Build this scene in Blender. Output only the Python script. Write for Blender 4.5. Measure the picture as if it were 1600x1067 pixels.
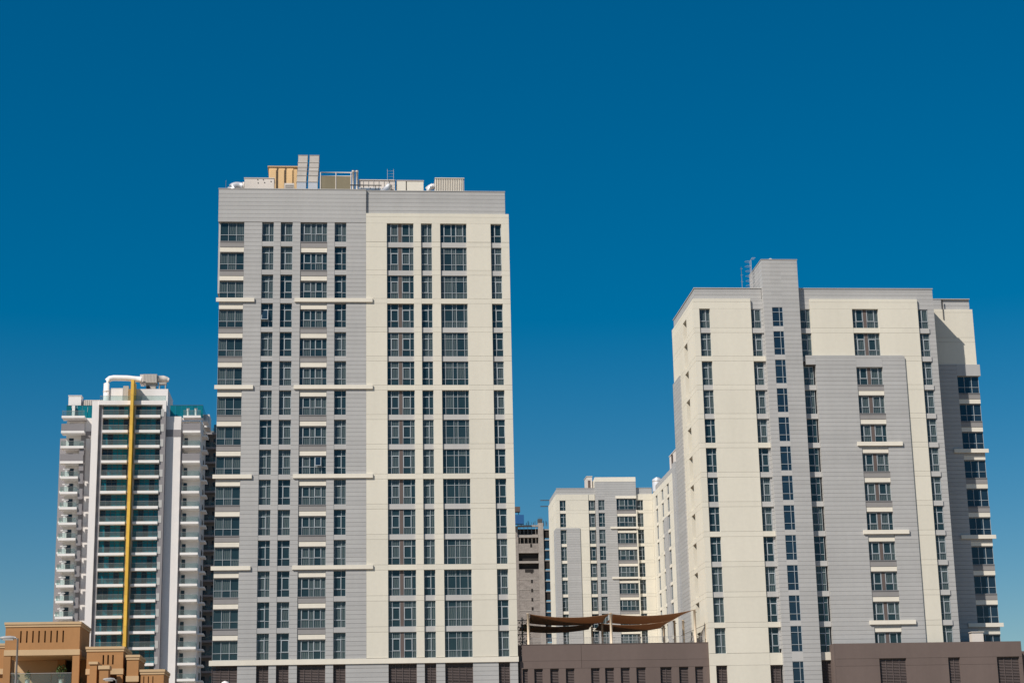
import bpy, math, random
from mathutils import Vector, Matrix

random.seed(7)
for o in list(bpy.data.objects):
    bpy.data.objects.remove(o, do_unlink=True)
S = bpy.context.scene
COL = S.collection
R = math.radians

# ------------------------------------------------------------------ camera
YAW, PITCH, ROLL = 0.089946, 0.251097, -0.021302
cam_d = bpy.data.cameras.new('camera')
cam = bpy.data.objects.new('camera', cam_d)
COL.objects.link(cam)
fw = Vector((math.sin(YAW) * math.cos(PITCH), math.cos(YAW) * math.cos(PITCH), math.sin(PITCH)))
rt = Vector((math.cos(YAW), -math.sin(YAW), 0))
up = rt.cross(fw)
r2 = rt * math.cos(ROLL) + up * math.sin(ROLL)
u2 = up * math.cos(ROLL) - rt * math.sin(ROLL)
mw = Matrix((r2, u2, -fw)).transposed().to_4x4()
mw.translation = Vector((0, -204.47, 1.6))
cam.matrix_world = mw
cam_d.sensor_fit = 'HORIZONTAL'
cam_d.sensor_width = 36
cam_d.lens = 36 * 2882.4 / 1600
cam_d.clip_start = 0.5
cam_d.clip_end = 12000
S.camera = cam

# ------------------------------------------------------------------ sky, sun, exposure
SUN_AZ, SUN_EL = R(49), R(42)          # azimuth measured from the facade normal towards the left
world = bpy.data.worlds.new('World')
S.world = world
world.use_nodes = True
wt = world.node_tree
wt.nodes.clear()
sky = wt.nodes.new('ShaderNodeTexSky')
sky.sky_type = 'NISHITA'
sky.sun_disc = False
sky.sun_elevation = SUN_EL
sky.sun_rotation = math.pi + SUN_AZ
sky.altitude = 0
sky.air_density = 1.0
sky.dust_density = 0.15
sky.ozone_density = 3.0
hsv = wt.nodes.new('ShaderNodeHueSaturation')
hsv.inputs['Saturation'].default_value = 1.8
hsv.inputs['Hue'].default_value = 0.496
bg = wt.nodes.new('ShaderNodeBackground')
bg.inputs['Strength'].default_value = 0.094
wo = wt.nodes.new('ShaderNodeOutputWorld')
gam = wt.nodes.new('ShaderNodeGamma')
gam.inputs['Gamma'].default_value = 0.8
wt.links.new(sky.outputs[0], gam.inputs['Color'])
wt.links.new(gam.outputs[0], hsv.inputs['Color'])
wt.links.new(hsv.outputs[0], bg.inputs['Color'])
wt.links.new(bg.outputs[0], wo.inputs['Surface'])

sun_d = bpy.data.lights.new('sun', 'SUN')
sun_d.energy = 4.85
sun_d.angle = R(0.53)
sun_d.color = (1.0, 0.93, 0.83)
sun = bpy.data.objects.new('sun', sun_d)
COL.objects.link(sun)
to_sun = Vector((-math.sin(SUN_AZ) * math.cos(SUN_EL), -math.cos(SUN_AZ) * math.cos(SUN_EL), math.sin(SUN_EL)))
sun.rotation_euler = to_sun.to_track_quat('Z', 'Y').to_euler()
sun.location = (-100, -150, 200)

S.view_settings.view_transform = 'Standard'
S.view_settings.look = 'None'
S.view_settings.gamma = 1
S.view_settings.use_curve_mapping = False
S.view_settings.exposure = 0.0
S.render.engine = 'CYCLES'
S.render.resolution_x, S.render.resolution_y = 1024, 682

# ------------------------------------------------------------------ materials
def _nt(name):
    m = bpy.data.materials.new(name)
    m.use_nodes = True
    nt = m.node_tree
    return m, nt, nt.nodes['Principled BSDF']

def paint(name, col, rough=0.8, var=0.05, stain=0.10, streak=(0.25, 0.25, 0.04), bump=0.0, metal=0.0, fine=0.02):
    """matt surface: colour, per-piece variation, soft weather streaks, fine grain"""
    m, nt, b = _nt(name)
    N, L = nt.nodes, nt.links
    oi = N.new('ShaderNodeObjectInfo')
    geo = N.new('ShaderNodeNewGeometry')
    mp = N.new('ShaderNodeMapping')
    mp.inputs['Scale'].default_value = streak
    L.new(geo.outputs['Position'], mp.inputs['Vector'])
    ns = N.new('ShaderNodeTexNoise')
    ns.inputs['Scale'].default_value = 1.0
    ns.inputs['Detail'].default_value = 6
    ns.inputs['Roughness'].default_value = 0.65
    L.new(mp.outputs[0], ns.inputs['Vector'])
    r1 = N.new('ShaderNodeMapRange')
    r1.inputs[1].default_value = 0.35; r1.inputs[2].default_value = 0.7
    r1.inputs[3].default_value = 1.0; r1.inputs[4].default_value = 1.0 - stain
    L.new(ns.outputs['Fac'], r1.inputs[0])
    ro = N.new('ShaderNodeMapRange')
    ro.inputs[3].default_value = 1 - var; ro.inputs[4].default_value = 1 + var
    L.new(oi.outputs['Random'], ro.inputs[0])
    n2 = N.new('ShaderNodeTexNoise')
    n2.inputs['Scale'].default_value = 2.3
    n2.inputs['Detail'].default_value = 8
    L.new(geo.outputs['Position'], n2.inputs['Vector'])
    r3 = N.new('ShaderNodeMapRange')
    r3.inputs[1].default_value = 0.3; r3.inputs[2].default_value = 0.7
    r3.inputs[3].default_value = 1 - fine; r3.inputs[4].default_value = 1 + fine
    L.new(n2.outputs['Fac'], r3.inputs[0])
    m1 = N.new('ShaderNodeMath'); m1.operation = 'MULTIPLY'
    m2 = N.new('ShaderNodeMath'); m2.operation = 'MULTIPLY'
    L.new(r1.outputs[0], m1.inputs[0]); L.new(ro.outputs[0], m1.inputs[1])
    L.new(m1.outputs[0], m2.inputs[0]); L.new(r3.outputs[0], m2.inputs[1])
    mx = N.new('ShaderNodeVectorMath'); mx.operation = 'SCALE'
    mx.inputs[0].default_value = col
    L.new(m2.outputs[0], mx.inputs['Scale'])
    L.new(mx.outputs[0], b.inputs['Base Color'])
    b.inputs['Roughness'].default_value = rough
    b.inputs['Metallic'].default_value = metal
    b.inputs['Specular IOR Level'].default_value = 0.3
    if bump:
        bp = N.new('ShaderNodeBump')
        bp.inputs['Strength'].default_value = bump
        bp.inputs['Distance'].default_value = 0.05
        L.new(n2.outputs['Fac'], bp.inputs['Height'])
        L.new(bp.outputs[0], b.inputs['Normal'])
    return m

def glass(name, c0, c1, rough=0.04, curtain=0.0, spec=0.5):
    """dark tinted glazing: colour differs from room to room, faint curtain folds behind it"""
    m, nt, b = _nt(name)
    N, L = nt.nodes, nt.links
    oi = N.new('ShaderNodeObjectInfo')
    geo = N.new('ShaderNodeNewGeometry')
    mp = N.new('ShaderNodeMapping')
    mp.inputs['Scale'].default_value = (1.1, 1.1, 0.35)
    L.new(geo.outputs['Position'], mp.inputs['Vector'])
    ns = N.new('ShaderNodeTexNoise')
    ns.inputs['Scale'].default_value = 1.0
    ns.inputs['Detail'].default_value = 3
    L.new(mp.outputs[0], ns.inputs['Vector'])
    ad = N.new('ShaderNodeMath'); ad.operation = 'MULTIPLY_ADD'
    ad.inputs[1].default_value = 0.55
    L.new(oi.outputs['Random'], ad.inputs[0])
    sc = N.new('ShaderNodeMath'); sc.operation = 'MULTIPLY'; sc.inputs[1].default_value = 0.6
    L.new(ns.outputs['Fac'], sc.inputs[0])
    L.new(sc.outputs[0], ad.inputs[2])
    mx = N.new('ShaderNodeMix'); mx.data_type = 'RGBA'
    mx.inputs[6].default_value = (*c0, 1); mx.inputs[7].default_value = (*c1, 1)
    L.new(ad.outputs[0], mx.inputs[0])
    out = mx.outputs[2]
    if curtain:
        wv = N.new('ShaderNodeTexWave')
        wv.inputs['Scale'].default_value = 1.6
        wv.inputs['Distortion'].default_value = 2.5
        wv.inputs['Detail'].default_value = 2
        L.new(geo.outputs['Position'], wv.inputs['Vector'])
        th = N.new('ShaderNodeMath'); th.operation = 'GREATER_THAN'; th.inputs[1].default_value = 0.45
        L.new(oi.outputs['Random'], th.inputs[0])
        mu = N.new('ShaderNodeMath'); mu.operation = 'MULTIPLY'
        L.new(wv.outputs['Fac'], mu.inputs[0]); L.new(th.outputs[0], mu.inputs[1])
        mu2 = N.new('ShaderNodeMath'); mu2.operation = 'MULTIPLY'; mu2.inputs[1].default_value = curtain
        L.new(mu.outputs[0], mu2.inputs[0])
        m2 = N.new('ShaderNodeMix'); m2.data_type = 'RGBA'
        m2.inputs[7].default_value = (0.18, 0.20, 0.19, 1)
        L.new(mu2.outputs[0], m2.inputs[0]); L.new(out, m2.inputs[6])
        out = m2.outputs[2]
    L.new(out, b.inputs['Base Color'])
    b.inputs['Roughness'].default_value = rough
    b.inputs['Specular IOR Level'].default_value = spec
    return m

def clear_glass(name, tint):
    m, nt, b = _nt(name)
    N, L = nt.nodes, nt.links
    tr = N.new('ShaderNodeBsdfTransparent'); tr.inputs['Color'].default_value = (*tint, 1)
    b.inputs['Base Color'].default_value = (*[c * 0.5 for c in tint], 1)
    b.inputs['Roughness'].default_value = 0.05
    mx = N.new('ShaderNodeMixShader'); mx.inputs[0].default_value = 0.10
    L.new(tr.outputs[0], mx.inputs[1]); L.new(b.outputs[0], mx.inputs[2])
    L.new(mx.outputs[0], N['Material Output'].inputs['Surface'])
    return m


def cloth_mat(name, col):
    m = paint(name, col, 0.95, 0.04, 0.12, fine=0.05)
    nt = m.node_tree; N, L = nt.nodes, nt.links
    b = N['Principled BSDF']
    tr = N.new('ShaderNodeBsdfTranslucent')
    tr.inputs['Color'].default_value = (*[c * 1.15 for c in col], 1)
    mx = N.new('ShaderNodeMixShader'); mx.inputs[0].default_value = 0.45
    L.new(b.outputs[0], mx.inputs[1]); L.new(tr.outputs[0], mx.inputs[2])
    L.new(mx.outputs[0], N['Material Output'].inputs['Surface'])
    return m

M = dict(
    cream=paint('cream_render', (0.73, 0.685, 0.585), 0.85, 0.028, 0.09),
    cream_trim=paint('cream_trim', (0.79, 0.735, 0.635), 0.8, 0.025, 0.08),
    grey=paint('grey_cladding', (0.45, 0.443, 0.436), 0.6, 0.045, 0.10),
    grey_spandrel=paint('grey_spandrel', (0.50, 0.488, 0.475), 0.7, 0.03, 0.08),
    grey_dark=paint('dark_grey_sill_and_shadow', (0.20, 0.195, 0.20), 0.6, 0.05, 0.1),
    core=paint('concrete_core', (0.16, 0.155, 0.15), 0.9, 0.0, 0.1),
    frame=paint('window_frame_aluminium', (0.40, 0.44, 0.47), 0.4, 0.05, 0.05),
    brown_panel=paint('brown_infill_panel', (0.13, 0.10, 0.092), 0.7, 0.06, 0.1),
    glass=glass('tinted_glass', (0.010, 0.024, 0.032), (0.030, 0.056, 0.064), curtain=0.55),
    glass_matt=glass('matt_dark_glass', (0.02, 0.026, 0.03), (0.05, 0.055, 0.06), 0.5, spec=0.1),
    apron=paint('apron_grey', (0.30, 0.285, 0.28), 0.7, 0.04, 0.1),
    glass_blue=glass('tinted_blue_glass', (0.008, 0.022, 0.042), (0.018, 0.040, 0.066)),
    louvre=paint('louvre_bronze', (0.145, 0.115, 0.11), 0.5, 0.05, 0.1),
    brown=paint('brown_render', (0.165, 0.125, 0.112), 0.9, 0.02, 0.16, bump=0.15),
    white=paint('white_render', (0.83, 0.79, 0.77), 0.85, 0.02, 0.10),
    grey_and_shade=paint('grey_render_and_shade', (0.27, 0.255, 0.265), 0.85, 0.03, 0.08),  # own grey of piers and parapets; painted shade on the rear wing
    slab=paint('white_slab', (0.85, 0.82, 0.80), 0.8, 0.03, 0.08),
    teal=glass('teal_glass', (0.003, 0.07, 0.10), (0.008, 0.19, 0.24), 0.08),
    dark_door=glass('dark_doorway', (0.006, 0.008, 0.011), (0.02, 0.024, 0.03), 0.1),
    rail=clear_glass('railing_glass', (0.80, 0.88, 0.87)),
    yellow=paint('yellow_fin', (0.86, 0.52, 0.08), 0.6, 0.07, 0.2),
    sand=paint('sandstone_render', (0.44, 0.225, 0.095), 0.9, 0.04, 0.16, bump=0.2),
    sand_trim=paint('pale_sandstone', (0.60, 0.42, 0.245), 0.9, 0.04, 0.12),
    concrete=paint('raw_concrete', (0.42, 0.37, 0.33), 0.95, 0.05, 0.3, (0.3, 0.3, 0.3), fine=0.1),
    blockwork=paint('concrete_blockwork', (0.34, 0.295, 0.265), 0.95, 0.06, 0.3, (0.5, 0.5, 0.9), fine=0.16),
    void=paint('dark_interior', (0.035, 0.03, 0.028), 1.0, 0.1, 0.2),
    net=paint('blue_netting', (0.03, 0.14, 0.36), 0.9, 0.1, 0.3),
    sail=cloth_mat('brown_sail_cloth', (0.42, 0.255, 0.15)),
    sail_grey=paint('grey_sail_cloth', (0.33, 0.31, 0.29), 0.95, 0.04, 0.12),
    post=paint('cream_post_paint', (0.84, 0.69, 0.52), 0.6, 0.03, 0.1),
    steel=paint('dark_steel', (0.10, 0.095, 0.09), 0.5, 0.05, 0.1),
    galv=paint('galvanised_sheet', (0.52, 0.47, 0.42), 0.45, 0.06, 0.16, (0.8, 0.8, 0.8), metal=0.25),
    tank=paint('tan_tank_panel', (0.78, 0.53, 0.28), 0.7, 0.05, 0.12),
    offwhite=paint('off_white_metal', (0.72, 0.65, 0.59), 0.6, 0.04, 0.12),
    khaki=paint('khaki_screen', (0.27, 0.23, 0.155), 0.9, 0.04, 0.2),
    foil=paint('bright_duct_wrap', (0.70, 0.70, 0.72), 0.35, 0.05, 0.1, metal=0.3),
    roof=paint('roof_screed', (0.38, 0.35, 0.31), 0.95, 0.02, 0.2),
    ground=paint('sandy_ground', (0.34, 0.27, 0.20), 0.95, 0.0, 0.25, (0.02, 0.02, 0.02)),
    asphalt=paint('asphalt', (0.05, 0.05, 0.05), 0.9, 0.0, 0.2, (0.05, 0.05, 0.05)),
    leaf=paint('leaf_green', (0.06, 0.11, 0.03), 0.7, 0.25, 0.2),
    lamp_grey=paint('lamp_grey_paint', (0.40, 0.38, 0.37), 0.4, 0.03, 0.1),
    lamp_lens=paint('lamp_lens', (0.5, 0.48, 0.44), 0.2, 0.0, 0.05),
)

# ------------------------------------------------------------------ geometry helpers
W = {}                       # object name -> world position
BOXC = {}
MESHC = {}

def reg(o, wpos, parent):
    COL.objects.link(o)
    wpos = Vector(wpos)
    W[o.name] = wpos
    if parent is not None:
        o.parent = parent
        o.location = wpos - W[parent.name]
    else:
        o.location = wpos
    return o

def thing(name, label, cat, loc, group=None):
    o = bpy.data.objects.new(name, None)
    o.empty_display_size = 0.5
    reg(o, loc, None)
    o['label'] = label
    o['category'] = cat
    if group:
        o['group'] = group
    return o

def tag(o, label, cat, group=None):
    o['label'] = label
    o['category'] = cat
    if group:
        o['group'] = group
    return o

BF = ((0, 3, 2, 1), (4, 5, 6, 7), (0, 1, 5, 4), (1, 2, 6, 5), (2, 3, 7, 6), (3, 0, 4, 7))

def bverts(x0, x1, y0, y1, z0, z1):
    return [(x0, y0, z0), (x1, y0, z0), (x1, y1, z0), (x0, y1, z0), (x0, y0, z1), (x1, y0, z1), (x1, y1, z1), (x0, y1, z1)]

def box(name, x0, x1, y0, y1, z0, z1, mat, parent=None):
    """one box-shaped piece; alike pieces share mesh data"""
    dx, dy, dz = [round(abs(a), 3) for a in (x1 - x0, y1 - y0, z1 - z0)]
    k = (dx, dy, dz, mat)
    me = BOXC.get(k)
    if me is None:
        me = bpy.data.meshes.new(name)
        me.from_pydata(bverts(-dx / 2, dx / 2, -dy / 2, dy / 2, -dz / 2, dz / 2), [], BF)
        me.materials.append(M[mat])
        BOXC[k] = me
    o = bpy.data.objects.new(name, me)
    return reg(o, ((x0 + x1) / 2, (y0 + y1) / 2, (z0 + z1) / 2), parent)

class MB:
    """collects boxes, tubes and sheets for one mesh"""
    def __init__(s):
        s.v, s.f, s.smooth = [], [], []
    def box(s, x0, x1, y0, y1, z0, z1):
        if x0 > x1: x0, x1 = x1, x0
        if y0 > y1: y0, y1 = y1, y0
        if z0 > z1: z0, z1 = z1, z0
        n = len(s.v)
        s.v += bverts(x0, x1, y0, y1, z0, z1)
        s.f += [tuple(n + i for i in q) for q in BF]
        s.smooth += [False] * 6
        return s
    def tube(s, pts, rad, n=10, caps=True):
        """round tube along a polyline; rad a number or one per point"""
        pts = [Vector(p) for p in pts]
        rs = rad if isinstance(rad, (list, tuple)) else [rad] * len(pts)
        base = len(s.v)
        for i, p in enumerate(pts):
            a = pts[max(i - 1, 0)]; b = pts[min(i + 1, len(pts) - 1)]
            t = (b - a).normalized()
            ref = Vector((0, 0, 1)) if abs(t.z) < 0.9 else Vector((1, 0, 0))
            e1 = t.cross(ref).normalized(); e2 = t.cross(e1)
            for k in range(n):
                an = 2 * math.pi * k / n
                s.v.append(tuple(p + (e1 * math.cos(an) + e2 * math.sin(an)) * rs[i]))
        for i in range(len(pts) - 1):
            for k in range(n):
                a = base + i * n + k; b = base + i * n + (k + 1) % n
                s.f.append((a, b, b + n, a + n)); s.smooth.append(True)
        if caps:
            s.f.append(tuple(base + k for k in range(n))); s.smooth.append(False)
            s.f.append(tuple(base + (len(pts) - 1) * n + k for k in reversed(range(n)))); s.smooth.append(False)
        return s
    def prism(s, poly, y0, y1):
        """polygon in x,z pushed through y"""
        n = len(s.v); k = len(poly)
        s.v += [(x, y0, z) for x, z in poly] + [(x, y1, z) for x, z in poly]
        s.f.append(tuple(n + i for i in range(k))); s.smooth.append(False)
        s.f.append(tuple(n + k + i for i in reversed(range(k)))); s.smooth.append(False)
        for i in range(k):
            j = (i + 1) % k
            s.f.append((n + j, n + i, n + k + i, n + k + j)); s.smooth.append(False)
        return s
    def mesh(s, name, mat, off=(0, 0, 0)):
        me = bpy.data.meshes.new(name)
        ox, oy, oz = off
        me.from_pydata([(a - ox, b - oy, c - oz) for a, b, c in s.v], [], s.f)
        me.polygons.foreach_set('use_smooth', s.smooth)
        me.materials.append(M[mat])
        me.update()
        return me
    def build(s, name, mat, parent=None, origin=None):
        org = Vector(origin) if origin is not None else (W[parent.name] if parent is not None else Vector((0, 0, 0)))
        o = bpy.data.objects.new(name, s.mesh(name, mat, org))
        return reg(o, org, parent)

class Fac:
    """a facade plane. u runs along it, d goes into the building, v is height.
    side: 'F' faces the camera side (-Y), 'L' faces -X, 'R' faces +X"""
    def __init__(s, parent, side, at):
        s.p, s.side, s.at = parent, side, at
    def rng(s, u0, u1, d0, d1, v0, v1):
        if s.side == 'F':
            return (u0, u1, s.at + d0, s.at + d1, v0, v1)
        if s.side == 'L':
            return (s.at + d0, s.at + d1, u0, u1, v0, v1)
        return (s.at - d1, s.at - d0, u0, u1, v0, v1)
    def box(s, name, u0, u1, d0, d1, v0, v1, mat, parent=None):
        return box(name, *s.rng(u0, u1, d0, d1, v0, v1), mat, parent or s.p)

# fractions of width / height for each window layout: verticals, sash columns, infill column
LAY = {
    'B': ([0, .63, 1], [0], None),
    'C': ([0, .37, 1], [1], None),
    'F': ([0, .145, .42, .565, .85, 1], [1, 3], 2),
    'H': ([0, .14, .43, .585, .87, 1], [], None),
    'Hs': ([0, .14, .43, .585, .87, 1], [1, 3], None),
    'A': ([0, .34, .67, 1], [], None),
    'D': ([0, .135, .405, .575, .83, 1], [1, 3], None),
    'P': ([0, .67, 1], [], None),
}

def window(fac, u0, u1, v0, v1, lay, transom, d=0.30, gmat='glass', wide=False, name='window', cells=True, opened=None):
    """framed window as one part; its panes are sub-parts"""
    xs, sashes, infill = LAY[lay]
    w, h = round(u1 - u0, 3), round(v1 - v0, 3)
    zs = [0, .27, .75, 1] if transom else [0, .36 if lay != 'D' else .42, 1]
    U = [x * w for x in xs]; V = [z * h for z in zs]
    key = (fac.side, lay, transom, w, h)
    wp = Vector(fac.rng(u0, u0, d, d, v0, v0)[::2])
    if key not in MESHC:
        mb = MB()
        tmp = Fac(None, fac.side, 0)
        def bar(a0, a1, c0, c1, b0, b1):
            mb.box(*tmp.rng(a0, a1, c0, c1, b0, b1))
        t = 0.03
        bar(0, t, -.05, .10, 0, h); bar(w - t, w, -.05, .10, 0, h)
        bar(t, w - t, -.048, .10, 0, t); bar(t, w - t, -.048, .10, h - t, h)
        for x in U[1:-1]:
            bar(x - .024, x + .024, -.046, .08, t, h - t)
        for z in V[1:-1]:
            bar(t, w - t, -.044, .078, z - .024, z + .024)
        for c in sashes:
            a, b = U[c] + .03, U[c + 1] - .03
            z0, z1 = V[1] + .03, V[2] - .03
            q = .055
            bar(a, a + q, -.065, .07, z0, z1); bar(b - q, b, -.065, .07, z0, z1)
            bar(a + q, b - q, -.063, .07, z0, z0 + q); bar(a + q, b - q, -.063, .07, z1 - q, z1)
        fr = mb.mesh('window', 'frame')
        small, big = MB(), []
        for i in range(len(U) - 1):
            if i == infill:
                continue
            for j in range(len(V) - 1):
                r = (U[i] + .004, U[i + 1] - .004, .02, .04, V[j] + .004, V[j + 1] - .004)
                if wide and U[i + 1] - U[i] > .7 and V[j + 1] - V[j] > .5:
                    big.append(r)
                else:
                    small.box(*tmp.rng(*r))
        sm = small.mesh('glass', gmat) if small.v else None
        MESHC[key] = (fr, sm, big, (U[infill], U[infill + 1]) if infill is not None else None)
    fr, sm, big, inf = MESHC[key]
    o = reg(bpy.data.objects.new(name, fr), wp, fac.p)
    if sm:
        reg(bpy.data.objects.new('glass', sm), wp, o)['kind'] = 'stuff'
    for k, r in enumerate(big):
        pane = fac.box('pane', u0 + r[0], u0 + r[1], d + r[2], d + r[3], v0 + r[4], v0 + r[5], gmat, o)
    if inf:
        fac.box('infill_panel', u0 + inf[0] + .03, u0 + inf[1] - .03, d - .06, d + .06, v0 + .052, v1 - .052, 'brown_panel', o)
    if opened is not None and sashes:
        c = sashes[opened]
        a, b = U[c] + .05, U[c + 1] - .05
        z0, z1 = V[1] + .05, V[2] - .05
        mb = MB()
        ww, hh = b - a, z1 - z0
        q = .06
        mb.box(0, q, -.02, .02, -hh, 0).box(ww - q, ww, -.02, .02, -hh, 0).box(q, ww - q, -.019, .02, -hh, -hh + q).box(q, ww - q, -.019, .02, -q, 0)
        s = bpy.data.objects.new('open_sash', mb.mesh('open_sash', 'frame'))
        reg(s, Vector(fac.rng(u0 + a, u0 + a, d - .09, d - .09, v0 + z1, v0 + z1)[::2]), o)
        s.rotation_euler = (R(-16), 0, 0)
        g = MB().box(q, ww - q, -.008, .008, -hh + q, -q)
        gl = bpy.data.objects.new('open_sash', g.mesh('open_sash', 'glass_blue'))
        reg(gl, W[s.name], o)
        gl.rotation_euler = s.rotation_euler
    return o

def louvre(fac, u0, u1, v0, v1, d=0.25, bars=1, name='louvre_window'):
    """louvred opening: frame as the part, slats as its sub-part"""
    w, h = round(u1 - u0, 3), round(v1 - v0, 3)
    wp = Vector(fac.rng(u0, u0, d, d, v0, v0)[::2])
    key = ('louvre', fac.side, w, h, bars)
    if key not in MESHC:
        tmp = Fac(None, fac.side, 0)
        fr, sl = MB(), MB()
        t = .05
        for a in [0] + [w * (i + 1) / (bars + 1) - t / 2 for i in range(bars)] + [w - t]:
            fr.box(*tmp.rng(a, a + t, -.05, .1, 0, h))
        for z in (0, h * .5, h - t):
            fr.box(*tmp.rng(t, w - t, -.045, .09, z, z + t))
        z = 0.08
        while z < h - .1:
            n = len(sl.v)
            pts = [(t, -.02, z), (w - t, -.02, z), (w - t, .10, z + .10), (t, .10, z + .10),
                   (t, -.02, z + .025), (w - t, -.02, z + .025), (w - t, .10, z + .125), (t, .10, z + .125)]
            for (a, dd, v) in pts:
                q = tmp.rng(a, a, dd, dd, v, v)
                sl.v.append((q[0], q[2], q[4]))
            sl.f += [tuple(n + i for i in qd) for qd in BF]; sl.smooth += [False] * 6
            z += .17
        MESHC[key] = (fr.mesh('louvre_window', 'louvre'), sl.mesh('slats', 'louvre'))
    a, b = MESHC[key]
    o = reg(bpy.data.objects.new(name, a), wp, fac.p)
    s = reg(bpy.data.objects.new('slats', b), wp, o)
    s['kind'] = 'stuff'
    return o

BOARD = 3.4 / 7
GAP = 0.024

def boards(fac, u0, u1, v0, v1, d0, d1, single=True, sink=None, base=None, mat='grey'):
    """horizontal cladding boards on the common grid; single = one object per board, else into the joined mesh `sink`"""
    base = Z(0) if base is None else base
    k = math.floor((v0 - base) / BOARD - 1e-6)
    while True:
        a = base + k * BOARD; b = a + BOARD
        k += 1
        if a >= v1 - 1e-4:
            break
        a0, b0 = max(a, v0), min(b, v1)
        if b0 - a0 < .06:
            continue
        lo = a0 + (GAP / 2 if a0 == a else 0); hi = b0 - (GAP / 2 if b0 == b else 0)
        if single:
            fac.box('cladding_board', u0, u1, d0, d1, lo, hi, mat)
        else:
            sink.box(*fac.rng(u0, u1, d0, d1, lo, hi))

def finish_sink(sink, parent, mat='grey'):
    if sink.v:
        o = sink.build('narrow_cladding', mat, parent)
        o['kind'] = 'stuff'

def Z(k):                     # window-head level of row k, shared by the two front towers
    return 65.56 - 3.4 * k

WH, SP = 2.82, 0.58           # window height, spandrel height

def stack_bay(fac, u0, u1, k, lay, d=0.30, gmat='glass', first=False, opened=None, ledge_above=False, side_over=0.0, zf=None):
    """one storey of a bay with cream lintel, window, dark sill and grey apron"""
    z = (zf or Z)(k)
    if not first:
        fac.box('lintel', u0 + .02, u1 - .02, .10, .42, z - .69, z - .16, 'cream_trim')
        fac.box('lintel_shadow', u0 + .02, u1 - .02, .14, .42, z - .76, z - .692, 'grey_dark')  # dark strip paints in the shadow below the lintel
    window(fac, u0, u1, z - WH, z - .765, lay, False, d, gmat, wide=True, opened=opened)

def apron(fac, u0, u1, z_sill, d0=.06):
    """dark sill and grey apron panel under a bay window"""
    fac.box('sill', u0 + .02, u1 - .02, .02, .42, z_sill - .15, z_sill - .01, 'grey_dark')
    fac.box('apron', u0 + .02, u1 - .02, d0, .42, z_sill - .72, z_sill - .17, 'apron')

# ------------------------------------------------------------------ the setting
g = MB()
g.v = [(-4000, -1500, 0), (4000, -1500, 0), (4000, 8000, 0), (-4000, 8000, 0)]
g.f = [(0, 1, 2, 3)]; g.smooth = [False]
gr = g.build('ground', 'ground'); gr['kind'] = 'structure'
g = MB()
g.v = [(-400, -196, .004), (400, -196, .004), (400, -184, .004), (-400, -184, .004)]
g.f = [(0, 1, 2, 3)]; g.smooth = [False]
rd = g.build('road', 'asphalt'); rd['kind'] = 'structure'

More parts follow.
